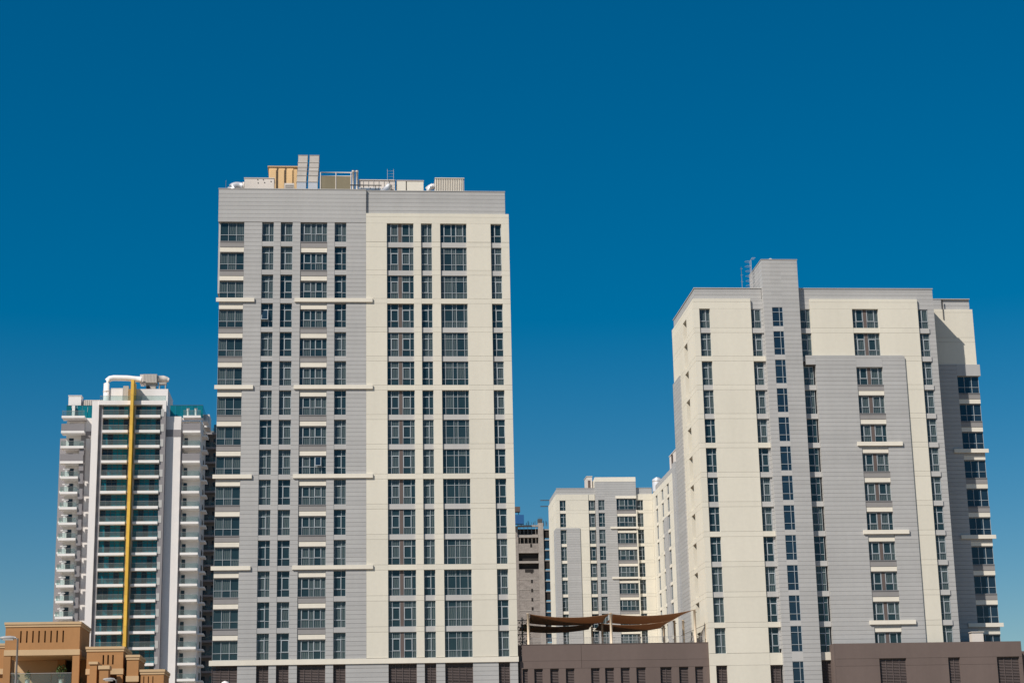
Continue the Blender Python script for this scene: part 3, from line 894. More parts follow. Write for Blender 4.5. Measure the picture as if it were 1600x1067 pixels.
# ================================================================== REAR BLOCK
def rear_block():
    Y0 = 166.
    T = thing('apartment_block', 'smaller cream and grey apartment block seen behind the terrace sails', 'building', (52, 175, 0))
    F = Fac(T, 'F', Y0)
    P = Fac(T, 'F', Y0 - .4)
    G = Fac(T, 'F', Y0 - .15)
    SL = Fac(T, 'L', 41.70)
    WL = Fac(T, 'L', 61.6)                # wing's face towards the left
    zf = lambda k: 60.88 - 3.4 * k        # row 0 = first full row
    sink = MB()
    box('wall', 42.3, 78, Y0 + .75, Y0 + 14, 0, 64.9, 'core', T)
    box('wall', 62.2, 80, Y0 - 25.8, Y0 + .74, 0, 64.9, 'core', T)
    rows = list(range(-1, 13))
    def span(k):
        return (61.46, 63.55) if k == -1 else (zf(k) - WH, zf(k))
    c1, c2, c3, c5, c6 = (42.46, 43.70), (48.40, 49.62), (50.35, 51.65), (54.11, 58.05), (58.33, 59.64)
    creams = (1, 4, 7, 10)
    g2 = .011
    def pier(a, b, ks):
        for k in ks:
            s, t = span(k)
            F.box('panel', a, b, 0, .75, s + g2, t - g2, 'cream')
            if k < 12:
                F.box('panel', a, b, 0, .75, zf(k + 1) + g2, zf(k + 1) + SP - g2, 'cream')
    pier(41.7, c1[0], rows); pier(c1[1], 48.38, rows); pier(c6[1], 61.58, rows)
    for a, b in ((41.7, 48.38), (58.28, 61.58)):
        F.box('panel', a, b, 0, .75, 63.57, 64.78, 'cream')
    F.box('panel', 48.4, 49.72, .1, .75, 63.57, 64.78, 'cream')
    boards(F, 41.9, 49.8, 64.8, 66.05, .25, .75, base=64.8)
    boards(F, 58.2, 61.6, 64.8, 66.05, .25, .75, base=64.8)
    box('parapet_coping', 41.85, 49.82, Y0 + .18, Y0 + .8, 66.06, 66.14, 'grey_spandrel', T)
    box('parapet_coping', 58.2, 61.6, Y0 + .18, Y0 + .8, 66.06, 66.14, 'grey_spandrel', T)
    boards(SL, Y0 + .76, Y0 + 14.4, 64.8, 66.05, .25, .75, base=64.8)
    # side wall with small slots
    for k in rows:
        s, t = span(k)
        SL.box('panel', Y0 + .76, Y0 + 6.2, 0, .58, s + g2, t - g2, 'cream')
        SL.box('panel', Y0 + 6.9, Y0 + 14.4, 0, .58, s + g2, t - g2, 'cream')
        SL.box('slot_glass', Y0 + 6.2, Y0 + 6.9, .4, .42, s, t, 'glass')
        if k < 12:
            SL.box('panel', Y0 + .76, Y0 + 14.4, 0, .58, zf(k + 1) + g2, zf(k + 1) + SP - g2, 'cream')
    SL.box('panel', Y0 + .76, Y0 + 14.4, 0, .58, 63.57, 64.78, 'cream')
    # raised grey block wrapping the corner
    gt = 57.86
    boards(G, 41.56, c1[0], 24, gt, 0, .2, False, sink, base=zf(0))
    boards(G, c1[1], 46.48, 24, gt, 0, .2, True, base=zf(0))
    G.box('cladding_board', c1[0] + .01, c1[1] - .01, 0, .14, zf(1) + .02, gt, 'grey')
    boards(Fac(T, 'L', 41.56), Y0 + .06, Y0 + 4.2, 24, gt, 0, .13, True, base=zf(0))
    for k in rows:
        s, t = span(k)
        window(F, c1[0], c1[1], s, t, 'B', k >= 0, .30)
        window(F, c2[0], c2[1], s, t, 'C', k >= 0, .42)
        window(P, c3[0], c3[1], s, t, 'B', k >= 0, .25, 'glass')
        window(F, c6[0], c6[1], s, t, 'B', k >= 0, .30)
        if k < 12:
            lo = zf(k + 1); cr = (k + 1) in creams
            F.box('spandrel', c1[0], c1[1], .06, .75, lo, lo + SP, 'cream_trim')
            F.box('spandrel', 48.39, 49.74, .12, .75, lo, lo + SP, 'cream')
            F.box('spandrel', c6[0], c6[1], .01 if cr else .1, .75, lo, lo + SP, 'cream')
            P.box('spandrel', c3[0], c3[1], .03, .9, lo + .01, lo + SP - .01, 'grey')
    # pilaster
    boards(P, 49.8, c3[0], 24, 67.3, 0, .9, False, sink, base=zf(0))
    boards(P, c3[1], c5[0] - .21, 24, 64.384, 0, .9, True, base=zf(0))
    boards(P, c3[0], c3[1], 63.56, 67.3, 0, .9, True, base=zf(0))
    boards(P, c3[1], 58.2, 64.385, 67.3, 0, .9, True, base=zf(0))
    P.box('coping_band', 49.8, 58.2, 0, 1.5, 67.32, 68.25, 'cream_trim')
    box('stair_head', 49.9, 58.1, Y0 + 1.12, Y0 + 7, 64.9, 68.2, 'cream', T)
    boards(P, c5[0] - .21, c5[0], 24, 63.83, 0, .9, False, sink, base=zf(0))
    P.box('lintel', c5[0] - .2, 58.2, .0, .9, 63.84, 64.38, 'cream_trim')
    window(P, c5[0], c5[1] + .1, 61.58, 63.7, 'Hs', False, .3, wide=True)
    apron(P, c5[0], c5[1], 61.46)
    for k in range(0, 13):
        stack_bay(P, c5[0], c5[1] + .02, k, 'D', .3, zf=zf)
        if (k + 1) in creams:
            box('ledge', 52.7, 58.5, Y0 - .62, Y0 - .402, zf(k + 1) + .12, zf(k + 1) + .5, 'cream_trim', T)
        if k < 12 and (k + 1) not in creams:
            apron(P, c5[0], c5[1] + .02, zf(k) - WH)
        P.box('jamb', c5[1] + .03, c6[0] - .01, .03, .9, zf(k) - WH, zf(k) + SP, 'cream')
    # wing towards the right tower
    ya = Y0 - 26
    cols = ((Y0 - 6.4, Y0 - 4.0), (Y0 - 13.4, Y0 - 11.0), (Y0 - 20.0, Y0 - 17.4))
    ys = [ya] + [q for c in reversed(cols) for q in c] + [Y0 - .02]
    for k in rows:
        s, t = span(k)
        for i in range(0, len(ys), 2):
            gb = k >= 1 and i == 2
            WL.box('panel', ys[i], ys[i + 1], -.12 if gb else 0, .58, s + g2, t - g2, 'grey' if gb else 'cream')
            if k < 12:
                WL.box('panel', ys[i], ys[i + 1], -.12 if gb else 0, .58, zf(k + 1) + g2, zf(k + 1) + SP - g2, 'grey' if gb else 'cream')
        for c in cols:
            window(WL, c[0], c[1], s, t, 'B', k >= 0, .24, 'glass_matt')
            if k < 12:
                WL.box('spandrel', c[0], c[1], .02, .58, zf(k + 1), zf(k + 1) + SP, 'cream_trim')
    WL.box('panel', ya, Y0 - .02, 0, .58, 63.57, 64.78, 'cream')
    boards(WL, ya, Y0 + .2, 64.8, 66.05, .25, .75, base=64.8)
    boards(WL, ya - 3, ya - .02, 24, 66.05, -.3, .58, True, base=zf(0))
    finish_sink(sink, T)
    t = thing('water_tank', 'round silver tank on the rear block roof, where its wing begins', 'water tank', (62.2, Y0 - 2, 65))
    MB().tube([(62.5, Y0 - 2, 64.9), (62.5, Y0 - 2, 67.4), (62.5, Y0 - 2, 67.8)], [1.1, 1.1, .5], 16).build('shell', 'foil', t)
    MB().tube([(62.5, Y0 - 2, 66.9), (62.5, Y0 - 2, 67.05)], 1.14, 16).build('band', 'galv', t)
    t = thing('roof_cabin', 'pinkish plant cabin behind the rear block stair head', 'plant room', (49.2, Y0 + 5, 64.9))
    MB().box(48.6, 49.7, Y0 + 3, Y0 + 7, 64.9, 69.0).build('wall', 'offwhite', t)
    MB().box(48.5, 49.75, Y0 + 2.9, Y0 + 7.1, 69.0, 69.1).build('roof', 'offwhite', t)
    MB().box(48.8, 49.3, Y0 + 2.95, Y0 + 2.998, 66.5, 68.2).build('hatch', 'brown_panel', t)
    t = thing('roof_housing', 'pale roof housing high on the rear wing beside the right block', 'plant room', (63.5, Y0 - 20, 65))
    MB().box(62.5, 66, Y0 - 25, Y0 - 17, 64.9, 69.2).build('wall', 'offwhite', t)
    MB().box(62.4, 66.1, Y0 - 25.1, Y0 - 16.9, 69.2, 69.35).build('roof', 'offwhite', t)
    MB().tube([(62.3, Y0 - 21, 65), (62.3, Y0 - 21, 69)], .15, 8).build('pipe', 'brown_panel', t)
rear_block()

# ================================================================== PODIUMS
def podiums():
    T = thing('podium', 'brown rendered podium carrying the shade sails between the two front towers', 'building', (29, 10, 0))
    F = Fac(T, 'F', .4)
    lou = [(18.86, 19.48), (20.15, 21.12), (21.92, 22.89), (23.65, 24.63), (26.45, 27.43), (28.02, 29.04), (29.76, 30.79), (31.51, 32.57), (34.19, 35.48), (36.29, 37.36), (38.09, 39.03)]
    box('wall', 18.5, 39.6, .85, 40, 0, 18.6, 'core', T)
    edges = [18.48, 25.42, 39.70]
    for a, b in ((18.86, 25.42), (25.45, 39.70)):
        F.box('panel', a, b, 0, .45, 18.01, 19.78, 'brown')
    F.box('panel', 18.62, 25.42, -.03, .45, 17.18, 17.99, 'brown')
    F.box('panel', 25.45, 39.70, -.03, .45, 17.18, 17.99, 'brown')
    box('return_wall', 18.4, 18.84, .86, 3, 0, 19.8, 'brown', T)
    box('parapet_coping', 18.8, 39.71, .36, .9, 19.785, 19.83, 'brown', T)
    xs = [18.62] + [q for c in lou for q in c] + [39.70]
    for i in range(0, len(xs), 2):
        F.box('pier', xs[i], xs[i + 1], -.03, .45, 0, 17.16, 'brown')
    for i, (a, b) in enumerate(lou):
        louvre(F, a, b, 13.6, 17.15, .2, 1 if i == 8 else 0)
        F.box('panel', a, b, 0, .45, 0, 13.58, 'brown')
    # right podium
    T = thing('podium', 'low brown rendered podium at the right edge, in front of the cream block', 'building', (64, 2, 0))
    F = Fac(T, 'F', -1.2)
    lou = [(58.58, 61.65), (66.42, 67.78), (72.0, 74.6)]
    box('wall', 53.75, 74.8, -.74, 3.0, 0, 19.0, 'core', T)
    F.box('panel', 53.6, 74.93, 0, .44, 17.66, 19.34, 'brown')
    box('return_wall', 53.45, 53.59, -1.2, 2, 0, 19.33, 'brown', T)
    xs = [53.6] + [q for c in lou for q in c] + [74.93]
    for i in range(0, len(xs), 2):
        F.box('pier', xs[i], xs[i + 1], 0, .44, 16.86, 17.64, 'brown')
        F.box('pier', xs[i], xs[i + 1], 0, .44, 0, 16.84, 'brown')
    for i, (a, b) in enumerate(lou):
        louvre(F, a, b, 13.4, 17.64, .25, (3, 1, 2)[i])
        F.box('panel', a, b, .01, .44, 0, 13.38, 'brown')
    t = thing('podium_roof_hatch', 'pale roof hatch box on the side podium by the corner windows', 'roof hatch', (70.5, 1, 19))
    MB().box(70.0, 71.3, 0.6, 1.6, 19.0, 20.55).build('casing', 'offwhite', t)
    MB().box(69.9, 71.4, .5, 1.7, 20.55, 20.63).build('lid', 'offwhite', t)
    T = thing('podium', 'sliver of a lower brown wall at the extreme right edge', 'building', (78, 3, 0))
    F = Fac(T, 'F', .3)
    F.box('wall', 75.1, 82, .4, 10, 0, 18.0, 'core')
    F.box('panel', 74.96, 82, 0, .39, 17.3, 18.35, 'brown')
    F.box('panel', 74.96, 82, 0, .39, 0, 17.28, 'brown')
podiums()

# ------------------------------------------------------------------ terrace: sails, posts, railing, trellis
def sail(name, label, c, sag, pull, mat='sail'):
    """four-cornered tensioned cloth: corners c (front-left, front-right, back-right, back-left)"""
    t = thing(name, label, 'shade sail', tuple((Vector(c[0]) + Vector(c[2])) / 2), 'shade sails on the terrace')
    n = 16
    P0, P1, P2, P3 = [Vector(q) for q in c]
    pts = []
    for j in range(n + 1):
        v = j / n
        for i in range(n + 1):
            u = i / n
            # edges pulled inwards, like hems under tension
            uu = .5 + (u - .5) * (1 - pull * 4 * v * (1 - v))
            vv = .5 + (v - .5) * (1 - pull * 1.2 * 4 * u * (1 - u))
            p = (P0 * (1 - uu) + P1 * uu) * (1 - vv) + (P3 * (1 - uu) + P2 * uu) * vv
            p = p + Vector((0, 0, -sag * 4 * u * (1 - u)))
            pts.append(p)
    mb = MB()
    m = (n + 1) ** 2
    mb.v = [tuple(p) for p in pts] + [tuple(p + Vector((0, 0, .02))) for p in pts]
    for j in range(n):
        for i in range(n):
            a = j * (n + 1) + i
            q = (a, a + 1, a + n + 2, a + n + 1)
            mb.f.append(tuple(reversed(q))); mb.f.append(tuple(x + m for x in q)); mb.smooth += [True, True]
    ring = [i for i in range(n)] + [j * (n + 1) + n for j in range(n)] + [n * (n + 1) + i for i in range(n, 0, -1)] + [j * (n + 1) for j in range(n, 0, -1)]
    for i in range(len(ring)):
        a, b = ring[i], ring[(i + 1) % len(ring)]
        mb.f.append((a, b, b + m, a + m)); mb.smooth.append(False)
    mb.build('cloth', mat, t)
    hem = MB()
    hem.tube([pts[i] for i in range(n + 1)], .035, 6)
    hem.build('hem', mat, t)
    return t

def post(x, y, ztop, label, r=.14, mat='post', zb=18.6):
    t = thing('sail_post', label, 'post', (x, y, zb), 'posts of the shade sails')
    MB().tube([(x, y, zb), (x, y, ztop)], r, 12).build('pole', mat, t)
    MB().tube([(x, y, ztop), (x, y, ztop + .06)], r * 1.3, 12).build('cap', mat, t)
    MB().box(x - .05, x + .22, y - .05, y + .05, ztop - .3, ztop - .2).build('bracket', 'steel', t)
    MB().box(x - .25, x + .25, y - .25, y + .25, zb, zb + .03).build('base_plate', 'steel', t)

sail('shade_sail', 'front left brown shade sail, next to the tallest tower',
     [(19.85, .95, 23.2), (28.8, .95, 23.1), (29.2, 9, 23.0), (20.2, 9, 23.05)], .36, .04)
sail('shade_sail', 'front right brown shade sail, rising to a post by the cream block',
     [(29.1, .95, 23.1), (38.3, .95, 23.45), (37.4, 9, 23.2), (29.5, 9, 23.0)], .38, .04)
sail('shade_sail', 'rear left brown shade sail, seen under the front left one',
     [(19.6, 9.4, 22.95), (28.4, 9.4, 23.0), (28.3, 15.5, 22.85), (19.8, 15.5, 22.8)], .36, .04)
sail('shade_sail', 'rear right brown shade sail, seen under the front right one',
     [(28.7, 9.4, 22.95), (37.4, 9.4, 23.2), (37.0, 15.5, 22.9), (28.9, 15.5, 22.75)], .36, .04)
post(19.67, .98, 23.25, 'cream post at the left end of the sails, by the tallest tower')
post(28.94, .98, 23.2, 'cream post in the middle of the front sails')
post(38.42, .98, 23.48, 'tall cream post at the right end of the sails')
post(27.95, 10, 22.6, 'slim pale rear post under the rear left sail', .1)
post(29.15, 10, 23.2, 'shaded rear post between the two rear sails', .12)
post(36.4, 10, 22.6, 'pale rear post under the right end of the rear right sail', .15)
post(37.4, 8.4, 23.0, 'pale rear post before the grey side of the rear wing', .13)
post(32.55, 4, 21.0, 'short thin white post under the front right sail', .07)
post(38.5, 8.8, 23.1, 'rear post nearest the left wall of the cream block', .13)

t = thing('terrace_railing', 'thin upright-bar railing along the terrace edge under the sails', 'railing', (29, 1.2, 18.6))
for x0, x1 in ((19.0, 29.0), (29.0, 39.4)):
    MB().box(x0, x1, 1.18, 1.22, 20.55, 20.59).build('rail', 'lamp_grey', t)
    b_ = MB()
    x = x0 + .1
    while x < x1:
        b_.box(x - .012, x + .012, 1.19, 1.21, 18.6, 20.55)
        x += .16
    o = b_.build('bars', 'lamp_grey', t)
    o['kind'] = 'stuff'
t = thing('folded_sail', 'grey cloth sail hanging folded at the right end of the terrace', 'shade sail', (39.2, 1.5, 18.6))
q = MB()
q.v = [(37.9, 1.6, 19.0), (39.35, 1.5, 19.0), (39.5, 1.5, 21.55), (38.15, 1.7, 20.6), (38.75, 1.3, 20.35), (38.7, 1.8, 19.0)]
q.v += [(a, b + .04, c_) for a, b, c_ in q.v]
q.f = [(0, 5, 4, 3), (5, 1, 2, 4), (6, 9, 10, 11), (11, 10, 8, 7), (3, 4, 10, 9), (4, 2, 8, 10), (1, 7, 8, 2), (0, 3, 9, 6)]
q.smooth = [False] * 8
q.build('cloth', 'sail_grey', t)
MB().tube([(36.9, 1.6, 20.7), (39.75, 1.5, 21.9)], .03, 6).build('cable', 'steel', t)
MB().tube([(39.7, 1.5, 18.6), (39.7, 1.5, 21.95)], .06, 8).build('pole', 'post', t)
MB().tube([(37.6, 1.6, 18.8), (38.2, 1.6, 20.9)], .04, 6).build('strut', 'steel', t)
t = thing('steel_trellis', 'dark steel trellis with climbing plants at the left end of the terrace', 'trellis', (19, 6, 18.6))
for x in (18.75, 19.45, 20.1):
    MB().box(x - .06, x + .06, 5.9, 6.05, 18.6, 23.6 - (x - 18.75) * .3).build('upright', 'steel', t)
for z in (20.6, 21.4, 22.2, 23.0):
    MB().box(18.7, 20.2, 5.92, 6.02, z, z + .09).build('rail', 'steel', t)
lf = MB()
for i in range(420):
    x, z = random.uniform(18.7, 20.4), random.uniform(19.2, 23.2)
    y = 5.9 + random.uniform(-.25, .2)
    a = random.uniform(0, 6.28); s = random.uniform(.05, .12)
    e1 = Vector((math.cos(a), random.uniform(-.5, .5), math.sin(a))).normalized() * s
    e2 = Vector((-math.sin(a), random.uniform(-.5, .5), math.cos(a))).normalized() * s * .5
    p = Vector((x, y, z)); n = len(lf.v)
    if random.random() < .45 * (z - 19) / 4: continue
    lf.v += [tuple(p - e1), tuple(p + e2), tuple(p + e1), tuple(p - e2)]
    lf.f.append((n, n + 1, n + 2, n + 3)); lf.smooth.append(False)
o = lf.build('leaves', 'leaf', t); o['kind'] = 'stuff'

# ================================================================== WHITE TOWER
def white_tower():
    Y0 = 190.
    T = thing('balcony_tower', 'white balcony tower with a yellow fin and teal glass, at the far left', 'building', (-47, 198, 0))
    zt = lambda j: 86.69 - 3.3 * j
    NF = 22
    box('wall', -54.4, -40.0, Y0 + 1.25, Y0 + 16, 0, 89.6, 'white', T)
    box('wall', -61.2, -54.45, Y0 + 3.2, Y0 + 16, 0, 86.1, 'white', T)
    box('wall', -39.95, -32.4, Y0 + 3.2, Y0 + 16, 0, 86.1, 'white', T)
    # centre frame
    box('pier', -55.47, -54.05, Y0, Y0 + 1.24, 0, 89.9, 'white', T)
    box('pier', -54.04, -53.2, Y0 + .5, Y0 + 1.24, 0, 88.98, 'grey_and_shade', T)
    box('pier', -40.85, -39.75, Y0 - .2, Y0 + 1.24, 0, 87.4, 'grey_and_shade', T)
    box('pier', -40.5, -39.72, Y0 - .25, Y0 + 1.24, 87.41, 88.98, 'white', T)
    box('head_beam', -54.04, -39.7, Y0 - .25, Y0 + 1.24, 89.0, 89.9, 'white', T)
    # flank walls
    for j in range(NF):
        z = zt(j)
        lo, hi = (z - 1.55, z + .7) if j > 3 else (z - 2.0, z + 1.2)
        if hi < 83.4:
            box('pier', -57.97, -56.99, Y0 + .6, Y0 + 1.4, lo, hi, 'grey_and_shade', T)
    box('pier', -57.97, -56.99, Y0 + 2.6, Y0 + 3.18, 0, 83.4, 'grey_and_shade', T)
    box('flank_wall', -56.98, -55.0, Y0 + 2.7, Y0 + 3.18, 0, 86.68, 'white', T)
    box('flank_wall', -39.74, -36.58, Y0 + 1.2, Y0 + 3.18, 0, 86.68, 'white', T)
    box('pier', -36.57, -36.2, Y0 + 1.6, Y0 + 3.18, 0, 83.4, 'grey_and_shade', T)
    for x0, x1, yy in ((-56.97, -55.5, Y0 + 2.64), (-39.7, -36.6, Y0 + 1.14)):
        box('grey_band', x0, x1, yy, yy + .055, 82.2, 83.75, 'grey_and_shade', T)
    # yellow fin
    box('fin', -47.22, -46.6, Y0 - 1.6, Y0 + 1.2, 0, 15, 'yellow', T)
    z = 15.02
    while z < 94:
        hi = min(z + 3.3, 94.7)
        box('fin_panel', -47.22, -46.6, Y0 - 1.6, Y0 + (1.2 if hi < 90 else 3.4), z, hi - .03, 'yellow', T)
        z += 3.3
    box('outer_wall', -63.4, -61.21, Y0 + 9, Y0 + 16, 0, 83.5, 'grey_and_shade', T)
    FF = Fac(T, 'F', Y0)
    for j in range(0, NF):
        z = zt(j)
        for a, b in ((-53.15, -47.75), (-46.2, -40.9)):
            s = FF.box('balcony_slab', a, b, -.5, 1.2, z - .55, z, 'slab')
            FF.box('railing', a + .05, b - .05, -.46, -.43, z, z + 1.05, 'rail', s)
            FF.box('handrail', a + .03, b - .03, -.48, -.41, z + 1.06, z + 1.1, 'lamp_grey', s)
            # glazed wall behind the balcony
            w = MB(); n = 5; wd = (b - a) / n
            doors = random.sample(range(n), random.choice((1, 2, 2)))
            for i in range(n + 1):
                w.box(a + i * wd - .035, a + i * wd + .035, Y0 + 1.05, Y0 + 1.24, z, z + 2.74)
            w.box(a, b, Y0 + 1.06, Y0 + 1.23, z + 2.1, z + 2.17)
            f = w.build('window', 'steel', T)
            for i in range(n):
                m_ = 'dark_door' if i in doors else 'teal'
                FF.box('door' if i in doors else 'pane', a + i * wd + .04, a + (i + 1) * wd - .04, 1.14, 1.18, z + .02, z + 2.72, m_, f)
        FF.box('slab_link', -47.74, -47.31, -.3, 1.2, z - .42, z - .12, 'grey_and_shade')
        # grey pier notches on the right pier
        FF.box('pier_panel', -40.8, -40.1, -.26, -.205, z - .3, z + 1.3, 'grey_spandrel')
        # corner balconies
        for a, b, side in ((-61.9, -58.0, 0), (-36.1, -32.35, 1)):
            solid = j in (1, 3)
            x0 = a + (.25 if (j > 3 and side == 0) else 0) - (0 if j > 3 else (.0 if side else .0))
            x1 = b + (.95 if (j <= 3 and side == 0) else 0)
            s = FF.box('balcony_slab', x0, x1, .2, 3.18, z - .5, z, 'slab')
            if solid:
                FF.box('parapet', x0 + .01, x1 - .01, .22, .42, z + .01, z + 1.55, 'grey_and_shade', s)
            else:
                FF.box('railing', x0 + .05, x1 - .05, .24, .27, z, z + 1.05, 'rail', s)
                FF.box('handrail', x0 + .03, x1 - .03, .22, .29, z + 1.06, z + 1.1, 'lamp_grey', s)
                if side == 1:
                    box('railing', x1 - .07, x1 - .04, Y0 + .3, Y0 + 3.1, z, z + 1.05, 'rail', s)
                else:
                    box('railing', x0 + .04, x0 + .07, Y0 + .3, Y0 + 3.1, z, z + 1.05, 'rail', s)
            # door to the balcony
            dx = x0 + (1.3 if side == 0 else .15)
            FF.box('balcony_door', dx, dx + (1.0 if side == 0 else .75), 3.1, 3.17, z + .02, z + 2.2, 'dark_door')
            if side == 0 and j > 3:
                FF.box('screen_head', x0 + .35, x0 + 1.75, 1.0, 1.5, z + 1.6, z + 1.8, 'slab')
                FF.box('screen_post', x0 + .75, x0 + 1.25, 1.1, 1.4, z + .02, z + 1.59, 'slab')
                FF.box('slab_stub', x0 - .9, x0 - .02, 5.0, 8, z + .6, z + 1.0, 'slab')
    # teal glass screens round the roof terraces
    for a, b in ((-61.4, -54.6), (-39.2, -32.1)):
        n = 6; wd = (b - a) / n
        for i in range(n):
            FF.box('screen_pane', a + i * wd + .03, a + (i + 1) * wd - .03, 3.0, 3.05, 86.72, 89.5, 'teal')
        FF.box('screen_rail', a, b, 2.97, 3.08, 89.51, 89.58, 'steel')
    R_ = Fac(T, 'R', -32.1)
    for i in range(6):
        R_.box('screen_pane', Y0 + 3.2 + i * 1.6, Y0 + 4.75 + i * 1.6, 0, .05, 86.72, 89.5, 'teal')
    box('screen_plinth', -61.5, -54.6, Y0 + 2.9, Y0 + 3.19, 86.2, 86.7, 'white', T)
    box('screen_plinth', -39.2, -32.0, Y0 + 2.9, Y0 + 3.19, 86.2, 86.7, 'white', T)
    box('terrace_post', -60.1, -59.5, Y0 + 2.4, Y0 + 2.9, 86.71, 89.4, 'white', T)
    for x in (-35.2, -33.5):
        MB().tube([(x, Y0 + 1.5, 86.7), (x, Y0 + 1.5, 88.0), (x, Y0 + 1.5, 88.5)], [.2, .25, .35], 8).build('planter_urn', 'white', T)
    # roof storey and terrace rail
    box('penthouse_wall', -53.5, -39.8, Y0 + 3.5, Y0 + 15, 89.6, 93.3, 'white', T)
    FF.box('railing', -53.9, -39.8, -.1, -.07, 89.9, 90.95, 'rail')
    FF.box('handrail', -53.9, -39.8, -.12, -.05, 90.96, 91.0, 'lamp_grey')
    # right side: shaded wall with slabs, and the wing behind, its shade painted in as grey
    for j in range(0, NF):
        z = zt(j)
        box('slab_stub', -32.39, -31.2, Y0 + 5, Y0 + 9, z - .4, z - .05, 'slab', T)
        s = box('wing_slab', -34.6, -20, Y0 + 16.1, Y0 + 18.4, z - .95, z - .5, 'grey_and_shade', T)
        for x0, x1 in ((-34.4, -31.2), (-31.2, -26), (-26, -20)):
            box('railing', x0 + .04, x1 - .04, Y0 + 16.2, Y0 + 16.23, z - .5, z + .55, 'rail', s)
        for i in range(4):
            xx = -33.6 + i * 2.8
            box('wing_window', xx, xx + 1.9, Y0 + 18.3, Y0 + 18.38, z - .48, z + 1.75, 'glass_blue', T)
    box('wing_wall', -35, -19, Y0 + 18.4, Y0 + 30, 0, 87, 'grey_and_shade', T)  # darker colour stands for the tower's shade on this wing
    box('wing_roof_block', -32.3, -31.2, Y0 + 10, Y0 + 15, 86.11, 89.0, 'white', T)
    for j in range(1, NF):
        box('window_pane', -32.45, -32.39, Y0 + 9.5, Y0 + 12.5, zt(j) + .1, zt(j) + 2.0, 'dark_door', T)
    # roof things
    zr = 93.3
    t = thing('white_pipe_arch', 'big white duct arching over the white tower roof', 'duct', (-49, Y0 + 5, zr))
    pts = [(-53.0, Y0 + 3.0, 90), (-53.0, Y0 + 3.0, 94.4), (-52.85, Y0 + 3.0, 95.05), (-52.3, Y0 + 3, 95.5), (-51.5, Y0 + 3, 95.65), (-48.6, Y0 + 3, 95.6), (-46.8, Y0 + 3, 95.4), (-45.5, Y0 + 3, 95.3)]
    MB().tube(pts, .62, 14).build('duct', 'white', t)
    MB().tube([(-53, Y0 + 3, 92.5), (-53, Y0 + 3, 92.7)], .72, 14).build('flange', 'offwhite', t)
    t = thing('roof_tank_box', 'small grey-white housing under the arching duct', 'plant room', (-49, Y0 + 3, 90))
    MB().box(-51.9, -49.4, Y0 + 2.4, Y0 + 3.4, 89.9, 93.15).build('casing', 'white', t)
    MB().box(-49.3, -48.2, Y0 + 2.2, Y0 + 3.4, 89.9, 93.7).build('casing', 'galv', t)
    MB().box(-51.95, -49.35, Y0 + 2.35, Y0 + 3.45, 93.16, 93.25).build('lid', 'white', t)
    t = thing('cooling_unit', 'boxy beige cooling unit on the white tower roof, right of the fin', 'hvac unit', (-44, Y0 + 5, zr))
    MB().box(-46.0, -45.3, Y0 + 4, Y0 + 7, 94.7, 96.7).build('end_cap', 'offwhite', t)
    MB().box(-45.28, -42.3, Y0 + 3.9, Y0 + 7, 94.8, 96.75).build('casing', 'galv', t)
    for i in range(9):
        MB().box(-45.2 + i * .32, -45.1 + i * .32, Y0 + 3.85, Y0 + 3.898, 94.9, 96.65).build('rib', 'offwhite', t)
    MB().box(-44.7, -42.6, Y0 + 4.4, Y0 + 6.5, 93.3, 94.79).build('stand', 'galv', t)
    MB().tube([(-44.2, Y0 + 4.3, 93.9), (-44.2, Y0 + 4.38, 93.9)], .4, 10).build('fan', 'steel', t)
    t = thing('roof_cylinder', 'pale horizontal cylinder at the right end of the white tower roof', 'water tank', (-41, Y0 + 5, zr))
    MB().tube([(-42.2, Y0 + 5, 95.9), (-41.0, Y0 + 5, 95.9), (-40.2, Y0 + 5, 95.7), (-39.8, Y0 + 5, 95.6)], [.75, .75, .65, .4], 14).build('drum', 'offwhite', t)
    MB().box(-41.9, -40.3, Y0 + 4.3, Y0 + 5.7, 94.6, 95.0).box(-41.9, -41.7, Y0 + 4.4, Y0 + 5.6, 93.3, 94.6).box(-40.6, -40.4, Y0 + 4.4, Y0 + 5.6, 93.3, 94.6).build('cradle', 'galv', t)
    t = thing('roof_box', 'white box on the left roof terrace of the white tower', 'plant room', (-59.7, Y0 + 4, 86.2))
    MB().box(-61.1, -58.4, Y0 + 3.5, Y0 + 6, 86.2, 91.75).build('casing', 'white', t)
    MB().box(-61.2, -58.3, Y0 + 3.4, Y0 + 6.1, 91.75, 91.9).build('lid', 'white', t)
    t = thing('ribbed_roof_housing', 'low ribbed housing between the white roof box and the arching duct', 'plant room', (-56, Y0 + 4.5, 86.2))
    MB().box(-58.1, -53.6, Y0 + 4, Y0 + 6, 86.2, 91.0).build('casing', 'offwhite', t)
    for i in range(11):
        MB().box(-58.0 + i * .4, -57.85 + i * .4, Y0 + 3.93, Y0 + 3.998, 89.5, 90.95).build('rib', 'galv', t)
white_tower()

